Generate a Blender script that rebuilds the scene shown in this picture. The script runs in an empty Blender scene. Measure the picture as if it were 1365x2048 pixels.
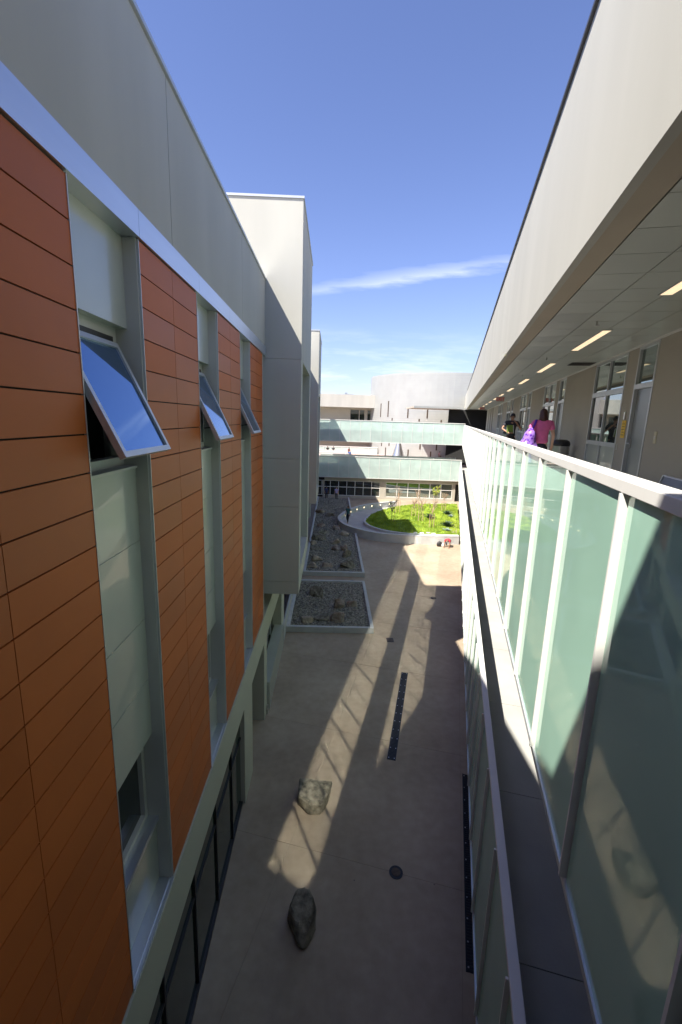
import bpy, bmesh, math, random
from math import radians, sin, cos, pi, sqrt, atan2
from mathutils import Vector, Matrix, noise

# ------------------------------------------------------------------ camera
# All drawing coordinates below are metres measured from the lens (z = 0 at the
# lens); GZ lifts everything so that the courtyard floor is world z = 0.
GZ = 10.3
sc = bpy.context.scene
C = sc.collection
cam_d = bpy.data.cameras.new("camera")
cam = bpy.data.objects.new("camera", cam_d)
C.objects.link(cam)
cam_d.sensor_fit = 'VERTICAL'
cam_d.sensor_height = 36.0
cam_d.sensor_width = 24.0
cam_d.lens = 893.7 * 36.0 / 2048.0
cam_d.clip_start = 0.05
cam_d.clip_end = 3000
M3 = Matrix(((0.999335, -0.027196, -0.024281),
             (-0.018203, 0.204839, -0.978626),
             (0.031588, 0.978418, 0.204207)))
cam.matrix_world = Matrix.Translation((0, 0, GZ)) @ M3.to_4x4()
sc.camera = cam

# ------------------------------------------------------------------ light
SUN = Vector((-0.58, -0.43, 1.0)).normalized()      # towards the sun
elev = math.asin(SUN.z)
azim = atan2(SUN.x, SUN.y)
w = bpy.data.worlds.new("World")
sc.world = w
w.use_nodes = True
nt = w.node_tree
nt.nodes.clear()
wo = nt.nodes.new('ShaderNodeOutputWorld')
bg = nt.nodes.new('ShaderNodeBackground')
sky = nt.nodes.new('ShaderNodeTexSky')
sky.sky_type = 'NISHITA'
sky.sun_disc = False
sky.sun_elevation = elev
sky.sun_rotation = azim % (2 * pi)
sky.altitude = 0
sky.air_density = 1.0
sky.dust_density = 0.6
sky.ozone_density = 2.5
bg.inputs['Strength'].default_value = 0.07
# thin high cloud: a wisp and faint streaks low in the sky, fixed to directions
tc = nt.nodes.new('ShaderNodeTexCoord')
sep = nt.nodes.new('ShaderNodeSeparateXYZ')
nt.links.new(tc.outputs['Generated'], sep.inputs[0])


def mth(op, a, b=None, c=None, clamp=False, tree=None):
    t = tree or nt
    n = t.nodes.new('ShaderNodeMath')
    n.operation = op
    n.use_clamp = clamp
    for i, v in enumerate((a, b, c)):
        if v is None:
            continue
        if isinstance(v, (int, float)):
            n.inputs[i].default_value = v
        else:
            t.links.new(v, n.inputs[i])
    return n.outputs[0]


ysafe = mth('MAXIMUM', sep.outputs['Y'], 0.02)
ax = mth('DIVIDE', sep.outputs['X'], ysafe)
ez = mth('DIVIDE', sep.outputs['Z'], ysafe)
comb = nt.nodes.new('ShaderNodeCombineXYZ')
nt.links.new(ax, comb.inputs[0])
nt.links.new(ez, comb.inputs[1])
mp = nt.nodes.new('ShaderNodeMapping')
mp.inputs['Rotation'].default_value = (0, 0, radians(-9))
mp.inputs['Scale'].default_value = (3.2, 20, 1)
nt.links.new(comb.outputs[0], mp.inputs[0])
nz = nt.nodes.new('ShaderNodeTexNoise')
nz.inputs['Scale'].default_value = 1.6
nz.inputs['Detail'].default_value = 7
nz.inputs['Roughness'].default_value = 0.62
nt.links.new(mp.outputs[0], nz.inputs['Vector'])
line = mth('SUBTRACT', ez, mth('MULTIPLY_ADD', ax, 0.17, 0.267))
wv = mth('MULTIPLY_ADD', nz.outputs['Fac'], 0.05, -0.025)
line = mth('ADD', line, wv)
streak = mth('SUBTRACT', 1.0, mth('MULTIPLY', mth('ABSOLUTE', line), 58.0), clamp=True)
ext = mth('SUBTRACT', 1.0, mth('MULTIPLY', mth('ABSOLUTE', mth('SUBTRACT', ax, 0.17)), 3.0), clamp=True)
ext = mth('POWER', ext, 0.5)
streak = mth('MULTIPLY', mth('MULTIPLY', streak, ext), mth('MULTIPLY_ADD', nz.outputs['Fac'], 1.8, -0.35, clamp=True))
low = mth('SUBTRACT', 1.0, mth('MULTIPLY', mth('ABSOLUTE', mth('SUBTRACT', ez, 0.09)), 9.0), clamp=True)
low = mth('MULTIPLY', low, mth('MULTIPLY_ADD', nz.outputs['Fac'], 4.0, -1.9, clamp=True))
cloud = mth('ADD', mth('MULTIPLY', streak, 0.48), mth('MULTIPLY', low, 0.45), clamp=True)
tint = nt.nodes.new('ShaderNodeMix')
tint.data_type = 'RGBA'
tint.blend_type = 'MULTIPLY'
tint.inputs[0].default_value = 1.0
nt.links.new(sky.outputs[0], tint.inputs[6])
tint.inputs[7].default_value = (1.09, 1.015, 1.28, 1)
mixc = nt.nodes.new('ShaderNodeMix')
mixc.data_type = 'RGBA'
nt.links.new(cloud, mixc.inputs[0])
nt.links.new(tint.outputs[2], mixc.inputs[6])
mixc.inputs[7].default_value = (9.0, 9.3, 10.0, 1)
nt.links.new(mixc.outputs[2], bg.inputs['Color'])
nt.links.new(bg.outputs[0], wo.inputs[0])

sd = bpy.data.lights.new("sun", 'SUN')
sd.energy = 5.0
sd.angle = radians(0.53)
sd.color = (1.0, 0.945, 0.85)
so = bpy.data.objects.new("sun", sd)
C.objects.link(so)
so.location = (-20, -15, 50)
so.rotation_euler = SUN.to_track_quat('Z', 'Y').to_euler()

sc.view_settings.view_transform = 'Standard'
sc.view_settings.look = 'None'
sc.view_settings.gamma = 1
sc.view_settings.exposure = 1.3
sc.render.engine = 'CYCLES'
sc.cycles.max_bounces = 8
sc.cycles.diffuse_bounces = 5
sc.cycles.glossy_bounces = 4
sc.cycles.transmission_bounces = 6
sc.cycles.transparent_max_bounces = 12
sc.cycles.caustics_reflective = True
sc.cycles.caustics_refractive = False
sc.cycles.use_denoising = True
sc.cycles.sample_clamp_indirect = 0
sc.cycles.use_guiding = True
sc.cycles.use_surface_guiding = True
sc.cycles.guiding_training_samples = 64
sc.cycles.blur_glossy = 0.0     # the sun mirrored by the glass guards lights the paving

# ------------------------------------------------------------------ frames
TH = 0.266879                        # the gallery side turns this far right
U = Vector((sin(TH), cos(TH), 0))
V = Vector((cos(TH), -sin(TH), 0))
TB = 0.03634                         # the bridges turn this far
BX = Vector((cos(TB), -sin(TB), 0))
BY = Vector((sin(TB), cos(TB), 0))


def F0(a, b, c):
    return Vector((a, b, c + GZ))


def FR(u, v, z):                     # gallery frame: along u, out v
    return U * u + V * v + Vector((0, 0, z + GZ))


def FB(x, y, z):                     # bridge frame
    return BX * x + BY * y + Vector((0, 0, z + GZ))


# ------------------------------------------------------------------ builders
def tag(o, label=None, cat=None, group=None, kind=None):
    if label:
        o['label'] = label
    if cat:
        o['category'] = cat
    if group:
        o['group'] = group
    if kind:
        o['kind'] = kind
    return o


def thing(name, loc, label, cat, group=None):
    o = bpy.data.objects.new(name, None)
    o.empty_display_size = 0.3
    C.objects.link(o)
    o.location = loc
    return tag(o, label, cat, group)


class MB:
    def __init__(self, F=F0):
        self.v = []
        self.f = []
        self.F = F

    def box(self, a0, a1, b0, b1, c0, c1):
        a0, a1 = min(a0, a1), max(a0, a1)
        b0, b1 = min(b0, b1), max(b0, b1)
        c0, c1 = min(c0, c1), max(c0, c1)
        n = len(self.v)
        for c in (c0, c1):
            for (a, b) in ((a0, b0), (a1, b0), (a1, b1), (a0, b1)):
                self.v.append(self.F(a, b, c))
        for q in ((0, 3, 2, 1), (4, 5, 6, 7), (0, 1, 5, 4), (1, 2, 6, 5), (2, 3, 7, 6), (3, 0, 4, 7)):
            self.f.append([n + i for i in q])
        return self

    def poly(self, pts, flip=False):
        n = len(self.v)
        for p in pts:
            self.v.append(self.F(*p))
        r = list(range(n, n + len(pts)))
        self.f.append(r[::-1] if flip else r)
        return self

    def prism(self, pts, c0, c1):        # closed outline in a,b between c0 and c1
        n = len(self.v)
        k = len(pts)
        for c in (c0, c1):
            for p in pts:
                self.v.append(self.F(p[0], p[1], c))
        self.f.append([n + i for i in range(k)][::-1])
        self.f.append([n + k + i for i in range(k)])
        for i in range(k):
            j = (i + 1) % k
            self.f.append([n + i, n + j, n + k + j, n + k + i])
        return self

    def strip(self, line, w0, w1, c0, c1, closed=False):
        """wall along a polyline; w0/w1 offsets to the left, c0/c1 heights"""
        k = len(line)
        offs = []
        for i in range(k):
            a = Vector(line[max(i - 1, 0)]) if not closed else Vector(line[i - 1])
            b = Vector(line[min(i + 1, k - 1)]) if not closed else Vector(line[(i + 1) % k])
            d = (b - a).normalized()
            offs.append(Vector((-d.y, d.x)))
        n = len(self.v)
        for i in range(k):
            p = Vector(line[i])
            q0 = p + offs[i] * w0
            q1 = p + offs[i] * w1
            for q, c in ((q0, c0), (q0, c1), (q1, c1), (q1, c0)):
                cc = c(i) if callable(c) else c
                self.v.append(self.F(q.x, q.y, cc))
        m = k if closed else k - 1
        for i in range(m):
            a = n + 4 * i
            b = n + 4 * ((i + 1) % k)
            for s in range(4):
                t = (s + 1) % 4
                self.f.append([a + s, a + t, b + t, b + s])
        if not closed:
            self.f.append([n, n + 3, n + 2, n + 1])
            e = n + 4 * (k - 1)
            self.f.append([e, e + 1, e + 2, e + 3])
        return self

    def tube(self, pts, rads, seg=8, world=False, cap=True):
        P = [Vector(p) if world else self.F(*p) for p in pts]
        if not isinstance(rads, (list, tuple)):
            rads = [rads] * len(P)
        n = len(self.v)
        for i, p in enumerate(P):
            d = (P[min(i + 1, len(P) - 1)] - P[max(i - 1, 0)])
            if d.length < 1e-9:
                d = Vector((0, 0, 1))
            d.normalize()
            up = Vector((0, 0, 1)) if abs(d.z) < 0.9 else Vector((1, 0, 0))
            a = d.cross(up).normalized()
            b = d.cross(a)
            for s in range(seg):
                t = 2 * pi * s / seg
                self.v.append(p + (a * cos(t) + b * sin(t)) * rads[i])
        for i in range(len(P) - 1):
            for s in range(seg):
                t = (s + 1) % seg
                self.f.append([n + i * seg + s, n + i * seg + t, n + (i + 1) * seg + t, n + (i + 1) * seg + s])
        if cap:
            self.f.append([n + s for s in range(seg)])
            self.f.append([n + (len(P) - 1) * seg + s for s in range(seg)][::-1])
        return self

    def lathe(self, cx, cy, prof, seg=24, sx=1, sy=1):
        n = len(self.v)
        for (r, z) in prof:
            for s in range(seg):
                t = 2 * pi * s / seg
                self.v.append(self.F(cx + r * cos(t) * sx, cy + r * sin(t) * sy, z))
        for i in range(len(prof) - 1):
            for s in range(seg):
                t = (s + 1) % seg
                self.f.append([n + i * seg + s, n + i * seg + t, n + (i + 1) * seg + t, n + (i + 1) * seg + s])
        self.f.append([n + s for s in range(seg)][::-1])
        self.f.append([n + (len(prof) - 1) * seg + s for s in range(seg)])
        return self

    def build(self, name, mat, parent=None, smooth=False, bevel=0, fix=True, origin=None):
        me = bpy.data.meshes.new(name)
        if parent is not None:
            o0 = world_loc(parent)
        elif origin is not None:
            o0 = Vector(origin)
        else:
            xs = [p.x for p in self.v]; ys = [p.y for p in self.v]; zs = [p.z for p in self.v]
            o0 = Vector(((min(xs) + max(xs)) / 2, (min(ys) + max(ys)) / 2, min(zs)))
        me.from_pydata([tuple(p - o0) for p in self.v], [], self.f)
        me.update()
        if fix:
            bm = bmesh.new()
            bm.from_mesh(me)
            bmesh.ops.recalc_face_normals(bm, faces=bm.faces)
            bm.to_mesh(me)
            bm.free()
        me.materials.append(mat)
        if smooth:
            for p in me.polygons:
                p.use_smooth = True
        o = bpy.data.objects.new(name, me)
        C.objects.link(o)
        if parent is not None:
            o.parent = parent
        else:
            o.location = o0
        if bevel:
            b = o.modifiers.new('bevel', 'BEVEL')
            b.width = bevel
            b.segments = 2
            b.limit_method = 'ANGLE'
        return o


def world_loc(o):
    p = Vector(o.location)
    while o.parent:
        o = o.parent
        p += Vector(o.location)
    return p


# ------------------------------------------------------------------ materials
def nodes(name):
    m = bpy.data.materials.new(name)
    m.use_nodes = True
    t = m.node_tree
    b = t.nodes['Principled BSDF']
    return m, t, b


def mat(name, col, rough=0.6, metal=0.0, spec=0.5, var=0.08, scale=2.0, bump=0.0, bscale=60.0,
        stretch=(1, 1, 1), col2=None, detail=5, coat=0.0):
    m, t, b = nodes(name)
    tc = t.nodes.new('ShaderNodeTexCoord')
    mp = t.nodes.new('ShaderNodeMapping')
    mp.inputs['Scale'].default_value = stretch
    t.links.new(tc.outputs['Object'], mp.inputs[0])
    n = t.nodes.new('ShaderNodeTexNoise')
    n.inputs['Scale'].default_value = scale
    n.inputs['Detail'].default_value = detail
    t.links.new(mp.outputs[0], n.inputs['Vector'])
    r = t.nodes.new('ShaderNodeValToRGB')
    c = Vector(col)
    lo = c * (1 - var)
    hi = Vector(col2) if col2 else c * (1 + var)
    r.color_ramp.elements[0].position = 0.32
    r.color_ramp.elements[1].position = 0.68
    r.color_ramp.elements[0].color = (*lo, 1)
    r.color_ramp.elements[1].color = (*hi, 1)
    t.links.new(n.outputs['Fac'], r.inputs[0])
    t.links.new(r.outputs[0], b.inputs['Base Color'])
    b.inputs['Roughness'].default_value = rough
    b.inputs['Metallic'].default_value = metal
    b.inputs['Specular IOR Level'].default_value = spec
    b.inputs['Coat Weight'].default_value = coat
    if bump:
        n2 = t.nodes.new('ShaderNodeTexNoise')
        n2.inputs['Scale'].default_value = bscale
        n2.inputs['Detail'].default_value = 4
        t.links.new(tc.outputs['Object'], n2.inputs['Vector'])
        bp = t.nodes.new('ShaderNodeBump')
        bp.inputs['Strength'].default_value = bump
        bp.inputs['Distance'].default_value = 0.01
        t.links.new(n2.outputs['Fac'], bp.inputs['Height'])
        t.links.new(bp.outputs[0], b.inputs['Normal'])
    return m


def island_var(m, amt):
    """each separate board or pane gets its own slight tone"""
    t = m.node_tree
    b = t.nodes['Principled BSDF']
    l = b.inputs['Base Color'].links[0]
    src = l.from_socket
    gn = t.nodes.new('ShaderNodeNewGeometry')
    v = mth('MULTIPLY_ADD', gn.outputs['Random Per Island'], amt * 2, 1 - amt, tree=t)
    hs = t.nodes.new('ShaderNodeHueSaturation')
    t.links.new(v, hs.inputs['Value'])
    t.links.new(src, hs.inputs['Color'])
    t.links.new(hs.outputs[0], b.inputs['Base Color'])
    rr = mth('MULTIPLY_ADD', gn.outputs['Random Per Island'], .12, b.inputs['Roughness'].default_value - .06, tree=t)
    t.links.new(rr, b.inputs['Roughness'])


def glass_guard(name, col, trans=0.18, rough=0.0, ior=1.55):
    m, t, b = nodes(name)
    t.nodes.remove(b)
    out = t.nodes['Material Output']
    d = t.nodes.new('ShaderNodeBsdfDiffuse')
    tc = t.nodes.new('ShaderNodeTexCoord')
    n = t.nodes.new('ShaderNodeTexNoise')
    n.inputs['Scale'].default_value = 0.9
    n.inputs['Detail'].default_value = 2
    t.links.new(tc.outputs['Object'], n.inputs['Vector'])
    r = t.nodes.new('ShaderNodeValToRGB')
    r.color_ramp.elements[0].position = 0.35
    r.color_ramp.elements[1].position = 0.65
    r.color_ramp.elements[0].color = (*(Vector(col) * 0.93), 1)
    r.color_ramp.elements[1].color = (*(Vector(col) * 1.06), 1)
    t.links.new(n.outputs['Fac'], r.inputs[0])
    t.links.new(r.outputs[0], d.inputs[0])
    tl = t.nodes.new('ShaderNodeBsdfTranslucent')
    t.links.new(r.outputs[0], tl.inputs[0])
    tr = t.nodes.new('ShaderNodeBsdfTransparent')
    tr.inputs[0].default_value = (*(Vector(col) ** 0.5 if False else [math.sqrt(c) for c in col]), 1)
    g = t.nodes.new('ShaderNodeBsdfGlossy')
    g.inputs['Roughness'].default_value = rough
    g.inputs[0].default_value = (0.95, 1.0, 0.97, 1)
    m0 = t.nodes.new('ShaderNodeMixShader')
    m0.inputs[0].default_value = 0.25
    t.links.new(d.outputs[0], m0.inputs[1])
    t.links.new(tl.outputs[0], m0.inputs[2])
    m1 = t.nodes.new('ShaderNodeMixShader')
    m1.inputs[0].default_value = trans
    t.links.new(m0.outputs[0], m1.inputs[1])
    t.links.new(tr.outputs[0], m1.inputs[2])
    fr = t.nodes.new('ShaderNodeFresnel')
    fr.inputs[0].default_value = ior
    m2 = t.nodes.new('ShaderNodeMixShader')
    t.links.new(fr.outputs[0], m2.inputs[0])
    t.links.new(m1.outputs[0], m2.inputs[1])
    t.links.new(g.outputs[0], m2.inputs[2])
    t.links.new(m2.outputs[0], out.inputs[0])
    return m


def emit(name, col, s):
    m, t, b = nodes(name)
    b.inputs['Base Color'].default_value = (*col, 1)
    b.inputs['Emission Color'].default_value = (*col, 1)
    b.inputs['Emission Strength'].default_value = s
    return m


STUCCO = mat('pale stucco', (0.43, 0.422, 0.375), 0.9, var=0.055, scale=0.9, bump=0.08, bscale=120, stretch=(1, 1, .25), detail=9)
STUCCO_G = mat('grey green stucco', (0.46, 0.46, 0.385), 0.85, var=0.04, scale=0.8, bump=0.2, bscale=90)
STUCCO_T = mat('taupe stucco wall', (0.40, 0.37, 0.31), 0.85, var=0.04, scale=0.8, bump=0.2, bscale=80)
SOFFIT = mat('taupe soffit stucco', (0.42, 0.36, 0.28), 0.85, var=0.04, scale=1.2, bump=0.15)
BAYG = mat('grey bay stucco', (0.43, 0.43, 0.41), 0.8, var=0.03, scale=0.7, bump=0.15)
ALU = mat('brushed aluminium', (0.62, 0.65, 0.70), 0.34, metal=0.85, var=0.05, scale=5, stretch=(1, 0.1, 1))
ALU2 = mat('aluminium trim', (0.55, 0.57, 0.58), 0.4, metal=0.5, var=0.05, scale=3)
JAMB = mat('painted metal reveal', (0.50, 0.495, 0.465), 0.42, metal=0.1, var=0.04, scale=2)
SPAN = mat('pale green spandrel panel', (0.445, 0.47, 0.425), 0.3, metal=0.15, var=0.03, scale=1.2, coat=0.4)
ORANGE = mat('burnt orange panel', (0.46, 0.115, 0.022), 0.5, var=0.06, scale=1.0, spec=0.35, bump=0.03, bscale=200)
DARKGAP = mat('dark joint', (0.03, 0.022, 0.018), 0.9)
DARK = mat('dark interior', (0.018, 0.018, 0.018), 0.8)  # near black colour stands in for the shade of unlit interiors
ROOM = mat('dim room', (0.10, 0.09, 0.075), 0.8, var=0.2, scale=1)
WHITE = mat('white painted rail', (0.64, 0.63, 0.60), 0.45, var=0.02, scale=4)
FIN = mat('white glazing fin', (0.66, 0.65, 0.62), 0.4, var=0.03, scale=4)
GUARD = glass_guard('frosted green glass', (0.49, 0.78, 0.63), 0.08, 0.03, 2.3)
GUARDF = glass_guard('pale frosted green glass', (0.80, 0.95, 0.88), 0.33, 0.0)
SILVER = mat('silver shingle metal', (0.345, 0.35, 0.335), 0.45, metal=0.2, var=0.05, scale=0.5, detail=8)
CONC = mat('smooth concrete', (0.40, 0.385, 0.36), 0.8, var=0.1, scale=1.4, bump=0.15, bscale=40, detail=8)
CURB = mat('precast concrete kerb', (0.46, 0.46, 0.45), 0.8, var=0.08, scale=2, bump=0.15, bscale=50)
DECK = mat('gallery floor concrete', (0.36, 0.355, 0.33), 0.75, var=0.10, scale=1.2, bump=0.2, bscale=30, detail=8)
PINKDECK = mat('pink terrace concrete', (0.52, 0.36, 0.31), 0.8, var=0.06, scale=1)
IRON = mat('black iron grate', (0.012, 0.013, 0.018), 0.45, metal=0.4, var=0.2)
IRON2 = mat('rusty cast iron', (0.07, 0.045, 0.03), 0.6, metal=0.4, var=0.35, scale=14)
STEELDOT = mat('steel bolt', (0.5, 0.5, 0.52), 0.3, metal=0.9)
STEEL = mat('satin steel', (0.55, 0.55, 0.54), 0.3, metal=0.9)
BLACKP = mat('black plastic', (0.02, 0.02, 0.022), 0.45)
CEIL = mat('grey ceiling panel', (0.48, 0.50, 0.45), 0.38, metal=0.25, var=0.03, scale=1.0)
YEL = mat('yellow notice paper', (0.78, 0.50, 0.03), 0.6, var=0.03)
INK = mat('dark ink', (0.05, 0.04, 0.03), 0.8)
IVORY = mat('ivory switch plate', (0.55, 0.50, 0.33), 0.5)
DOORM = mat('grey blue metal door', (0.26, 0.28, 0.29), 0.35, metal=0.35, var=0.03, scale=1)
TUBL = emit('lit lamp diffuser', (1.0, 0.76, 0.48), 0.42)
STEPL = emit('small lit wall lamp', (1.0, 0.82, 0.5), 1.1)
EXITR = emit('red exit letters', (0.55, 0.03, 0.04), 0.06)
EXITB = mat('exit sign housing', (0.48, 0.40, 0.36), 0.5)


def pane_mat(name, col, rough=0.02, spec=0.9):
    m, t, b = nodes(name)
    b.inputs['Base Color'].default_value = (*col, 1)
    b.inputs['Roughness'].default_value = rough
    b.inputs['Specular IOR Level'].default_value = spec
    b.inputs['IOR'].default_value = 1.6
    n = t.nodes.new('ShaderNodeTexNoise')
    n.inputs['Scale'].default_value = 0.8
    tc = t.nodes.new('ShaderNodeTexCoord')
    t.links.new(tc.outputs['Object'], n.inputs['Vector'])
    bp = t.nodes.new('ShaderNodeBump')
    bp.inputs['Strength'].default_value = 0.04
    bp.inputs['Distance'].default_value = 0.02
    t.links.new(n.outputs['Fac'], bp.inputs['Height'])
    t.links.new(bp.outputs[0], b.inputs['Normal'])
    return m


PANE = pane_mat('dark window glass', (0.012, 0.018, 0.015))
PANEG = pane_mat('dark green glass', (0.012, 0.028, 0.018), spec=.5)
island_var(ORANGE, .09)
island_var(CEIL, .05)
m_, t_, b_ = nodes('coated sky reflecting glass')
b_.inputs['Base Color'].default_value = (0.15, 0.27, 0.46, 1)
b_.inputs['Metallic'].default_value = 0.85
b_.inputs['Roughness'].default_value = 0.03
SASHGLASS = m_
m_, t_, b_ = nodes('reflective upper gallery glass')
b_.inputs['Base Color'].default_value = (0.28, 0.33, 0.31, 1)
b_.inputs['Metallic'].default_value = 0.9
b_.inputs['Roughness'].default_value = 0.02
MIRG = m_

# paving: warm broom-finished concrete with mottling and faint joints
PAVE, t, b = nodes('warm broomed concrete')
tc = t.nodes.new('ShaderNodeTexCoord')
n1 = t.nodes.new('ShaderNodeTexNoise'); n1.inputs['Scale'].default_value = 0.35; n1.inputs['Detail'].default_value = 9
n1.inputs['Roughness'].default_value = 0.6
n2 = t.nodes.new('ShaderNodeTexNoise'); n2.inputs['Scale'].default_value = 4.0; n2.inputs['Detail'].default_value = 8
t.links.new(tc.outputs['Object'], n1.inputs['Vector']); t.links.new(tc.outputs['Object'], n2.inputs['Vector'])
mx = t.nodes.new('ShaderNodeMath'); mx.operation = 'MULTIPLY_ADD'
t.links.new(n2.outputs['Fac'], mx.inputs[0]); mx.inputs[1].default_value = 0.4; t.links.new(n1.outputs['Fac'], mx.inputs[2])
rp = t.nodes.new('ShaderNodeValToRGB')
rp.color_ramp.elements[0].position = 0.5; rp.color_ramp.elements[1].position = 0.92
rp.color_ramp.elements[0].color = (0.265, 0.205, 0.145, 1)
rp.color_ramp.elements[1].color = (0.40, 0.325, 0.24, 1)
t.links.new(mx.outputs[0], rp.inputs[0])
# small pale specks and dark gum spots
vo = t.nodes.new('ShaderNodeTexVoronoi'); vo.inputs['Scale'].default_value = 1.1
t.links.new(tc.outputs['Object'], vo.inputs['Vector'])
sp = t.nodes.new('ShaderNodeMath'); sp.operation = 'LESS_THAN'; sp.inputs[1].default_value = 0.018
t.links.new(vo.outputs['Distance'], sp.inputs[0])
mm = t.nodes.new('ShaderNodeMix'); mm.data_type = 'RGBA'
t.links.new(sp.outputs[0], mm.inputs[0]); t.links.new(rp.outputs[0], mm.inputs[6])
mm.inputs[7].default_value = (0.14, 0.11, 0.09, 1)
t.links.new(mm.outputs[2], b.inputs['Base Color'])
b.inputs['Roughness'].default_value = 0.72
b.inputs['Specular IOR Level'].default_value = 0.35
wv2 = t.nodes.new('ShaderNodeTexNoise'); wv2.inputs['Scale'].default_value = 3.0
mpb = t.nodes.new('ShaderNodeMapping'); mpb.inputs['Scale'].default_value = (26, 0.6, 1); mpb.inputs['Rotation'].default_value = (0, 0, radians(8))
t.links.new(tc.outputs['Object'], mpb.inputs[0]); t.links.new(mpb.outputs[0], wv2.inputs['Vector'])
bp = t.nodes.new('ShaderNodeBump'); bp.inputs['Strength'].default_value = 0.25; bp.inputs['Distance'].default_value = 0.006
t.links.new(wv2.outputs['Fac'], bp.inputs['Height']); t.links.new(bp.outputs[0], b.inputs['Normal'])

GRAV = mat('slate gravel', (0.17, 0.165, 0.14), 0.75, var=0.5, scale=9.0, col2=(0.40, 0.37, 0.31), detail=8)
GRAVB = mat('gravel bed soil', (0.085, 0.082, 0.078), 0.9, var=0.3, scale=8, bump=1.0, bscale=18)
ROCK = mat('lichened grey rock', (0.14, 0.12, 0.085), 0.85, var=0.55, scale=5.5, bump=1.0, bscale=30, col2=(0.30, 0.265, 0.195), detail=10)
ROCKT = mat('tan sandstone rock', (0.34, 0.27, 0.19), 0.85, var=0.35, scale=2.0, bump=0.8, bscale=8, col2=(0.44, 0.37, 0.28), detail=10)
ROCKR = mat('rusty brown rock', (0.25, 0.16, 0.10), 0.85, var=0.4, scale=2.6, bump=0.8, bscale=8, col2=(0.36, 0.31, 0.25), detail=10)
TURF = mat('bright lawn soil', (0.075, 0.15, 0.02), 0.9, var=0.3, scale=1.5)
BLADE = mat('bright green grass', (0.25, 0.37, 0.03), 0.7, var=0.25, scale=0.9, spec=0.2, col2=(0.40, 0.50, 0.06))
BARK = mat('pale bark', (0.42, 0.28, 0.19), 0.9, var=0.2, scale=12)
STAKE = mat('timber stake', (0.50, 0.33, 0.22), 0.8, var=0.15, scale=8)
LEAFY = mat('yellow green leaf', (0.36, 0.40, 0.05), 0.6, var=0.2)
LEAFD = mat('dark green leaf', (0.06, 0.10, 0.03), 0.6, var=0.3)
LEAFB = mat('dry reddish leaf', (0.30, 0.19, 0.10), 0.7, var=0.3)
AGD = mat('dark green agave', (0.05, 0.09, 0.035), 0.5, var=0.3)
AGB = mat('blue green agave', (0.30, 0.38, 0.34), 0.5, var=0.15)

# ================================================================== SETTING
# ground sheet reaching the horizon, courtyard paving above it
g = MB().poly([(-900, -600, -10.34), (900, -600, -10.34), (900, 2000, -10.34), (-900, 2000, -10.34)])
tag(g.build('ground', CONC), kind='structure')

JM = mat('dark paving joint', (0.22, 0.175, 0.125), 0.9)
pv = MB()
# slabs with narrow control joints, the joints run with and across the gallery side
for i in range(-6, 8):
    for j in range(-2, 18):
        a0, a1 = j * 4.3, (j + 1) * 4.3
        b0, b1 = 0.95 - (i + 1) * 4.1, 0.95 - i * 4.1
        pv.prism([tuple(FR(a0 + .003, b0 + .003, 0).xy), tuple(FR(a1 - .003, b0 + .003, 0).xy),
                  tuple(FR(a1 - .003, b1 - .003, 0).xy), tuple(FR(a0 + .003, b1 - .003, 0).xy)], -10.32, -10.3)
tag(pv.build('courtyard_paving', PAVE), kind='structure')
jt = MB().poly([(-40, -15, -10.308), (60, -15, -10.308), (60, 90, -10.308), (-40, 90, -10.308)])
tag(jt.build('paving_joint_bed', JM), kind='structure')

# ================================================================== LEFT BUILDING
XL = -2.1
LB = thing('orange_panelled_building', F0(-9, 25, -10.3),
           'long left building with burnt orange panels, recessed window strips and pale stucco parapet', 'building')
Y0, Y1 = -28.0, 56.5
mb = MB().box(-16, -3.3, Y0, Y1, -10.3, 3.2)
mb.build('core', DARK, LB)
mb = MB().box(-16, -2.45, Y0, Y1, 3.2, 3.4)
mb.build('roof', CONC, LB)
# upper stucco wall with open vertical joints
mb = MB()
cuts = [Y0, -19.0, -11.4, -6.0, 1.75, 6.3, 10.86, 15.4, 19.9, 24.5, 29.0, 33.6, 38.1, 42.7, 47.2, 51.8, Y1]
for a, b2 in zip(cuts[:-1], cuts[1:]):
    mb.box(-2.45, XL, a + 0.008, b2 - 0.008, 2.06, 3.93)
mb.box(-2.47, XL - 0.02, Y0, Y1, 2.05, 3.9)
mb.build('stucco_wall', STUCCO, LB, bevel=0)
mb = MB().box(-2.5, XL + 0.035, Y0, Y1, 3.934, 3.985)
mb.box(-2.5, XL + 0.02, Y0, Y1, 3.985, 4.0)
mb.build('parapet_coping', ALU2, LB)
# bright metal fascia
mb = MB()
fc = [Y0, -20, -12, -6, 0.8, 3.0, 5.2, 7.35, 9.4, 11.6, 13.8, 14.2]
for a, b2 in zip(fc[:-1], fc[1:]):
    mb.box(-2.4, XL + 0.03, a + 0.003, b2 - 0.003, 1.79, 2.056)
mb.build('metal_fascia', ALU, LB)

bays = [(-6.6, -2.4, -4.5), (-1.2, 0.75, -0.2), (1.95, 3.93, 2.8), (5.22, 7.28, 6.24), (8.5, 10.49, 9.52), (11.7, 13.71, 12.72)]
row = 0.33


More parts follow.
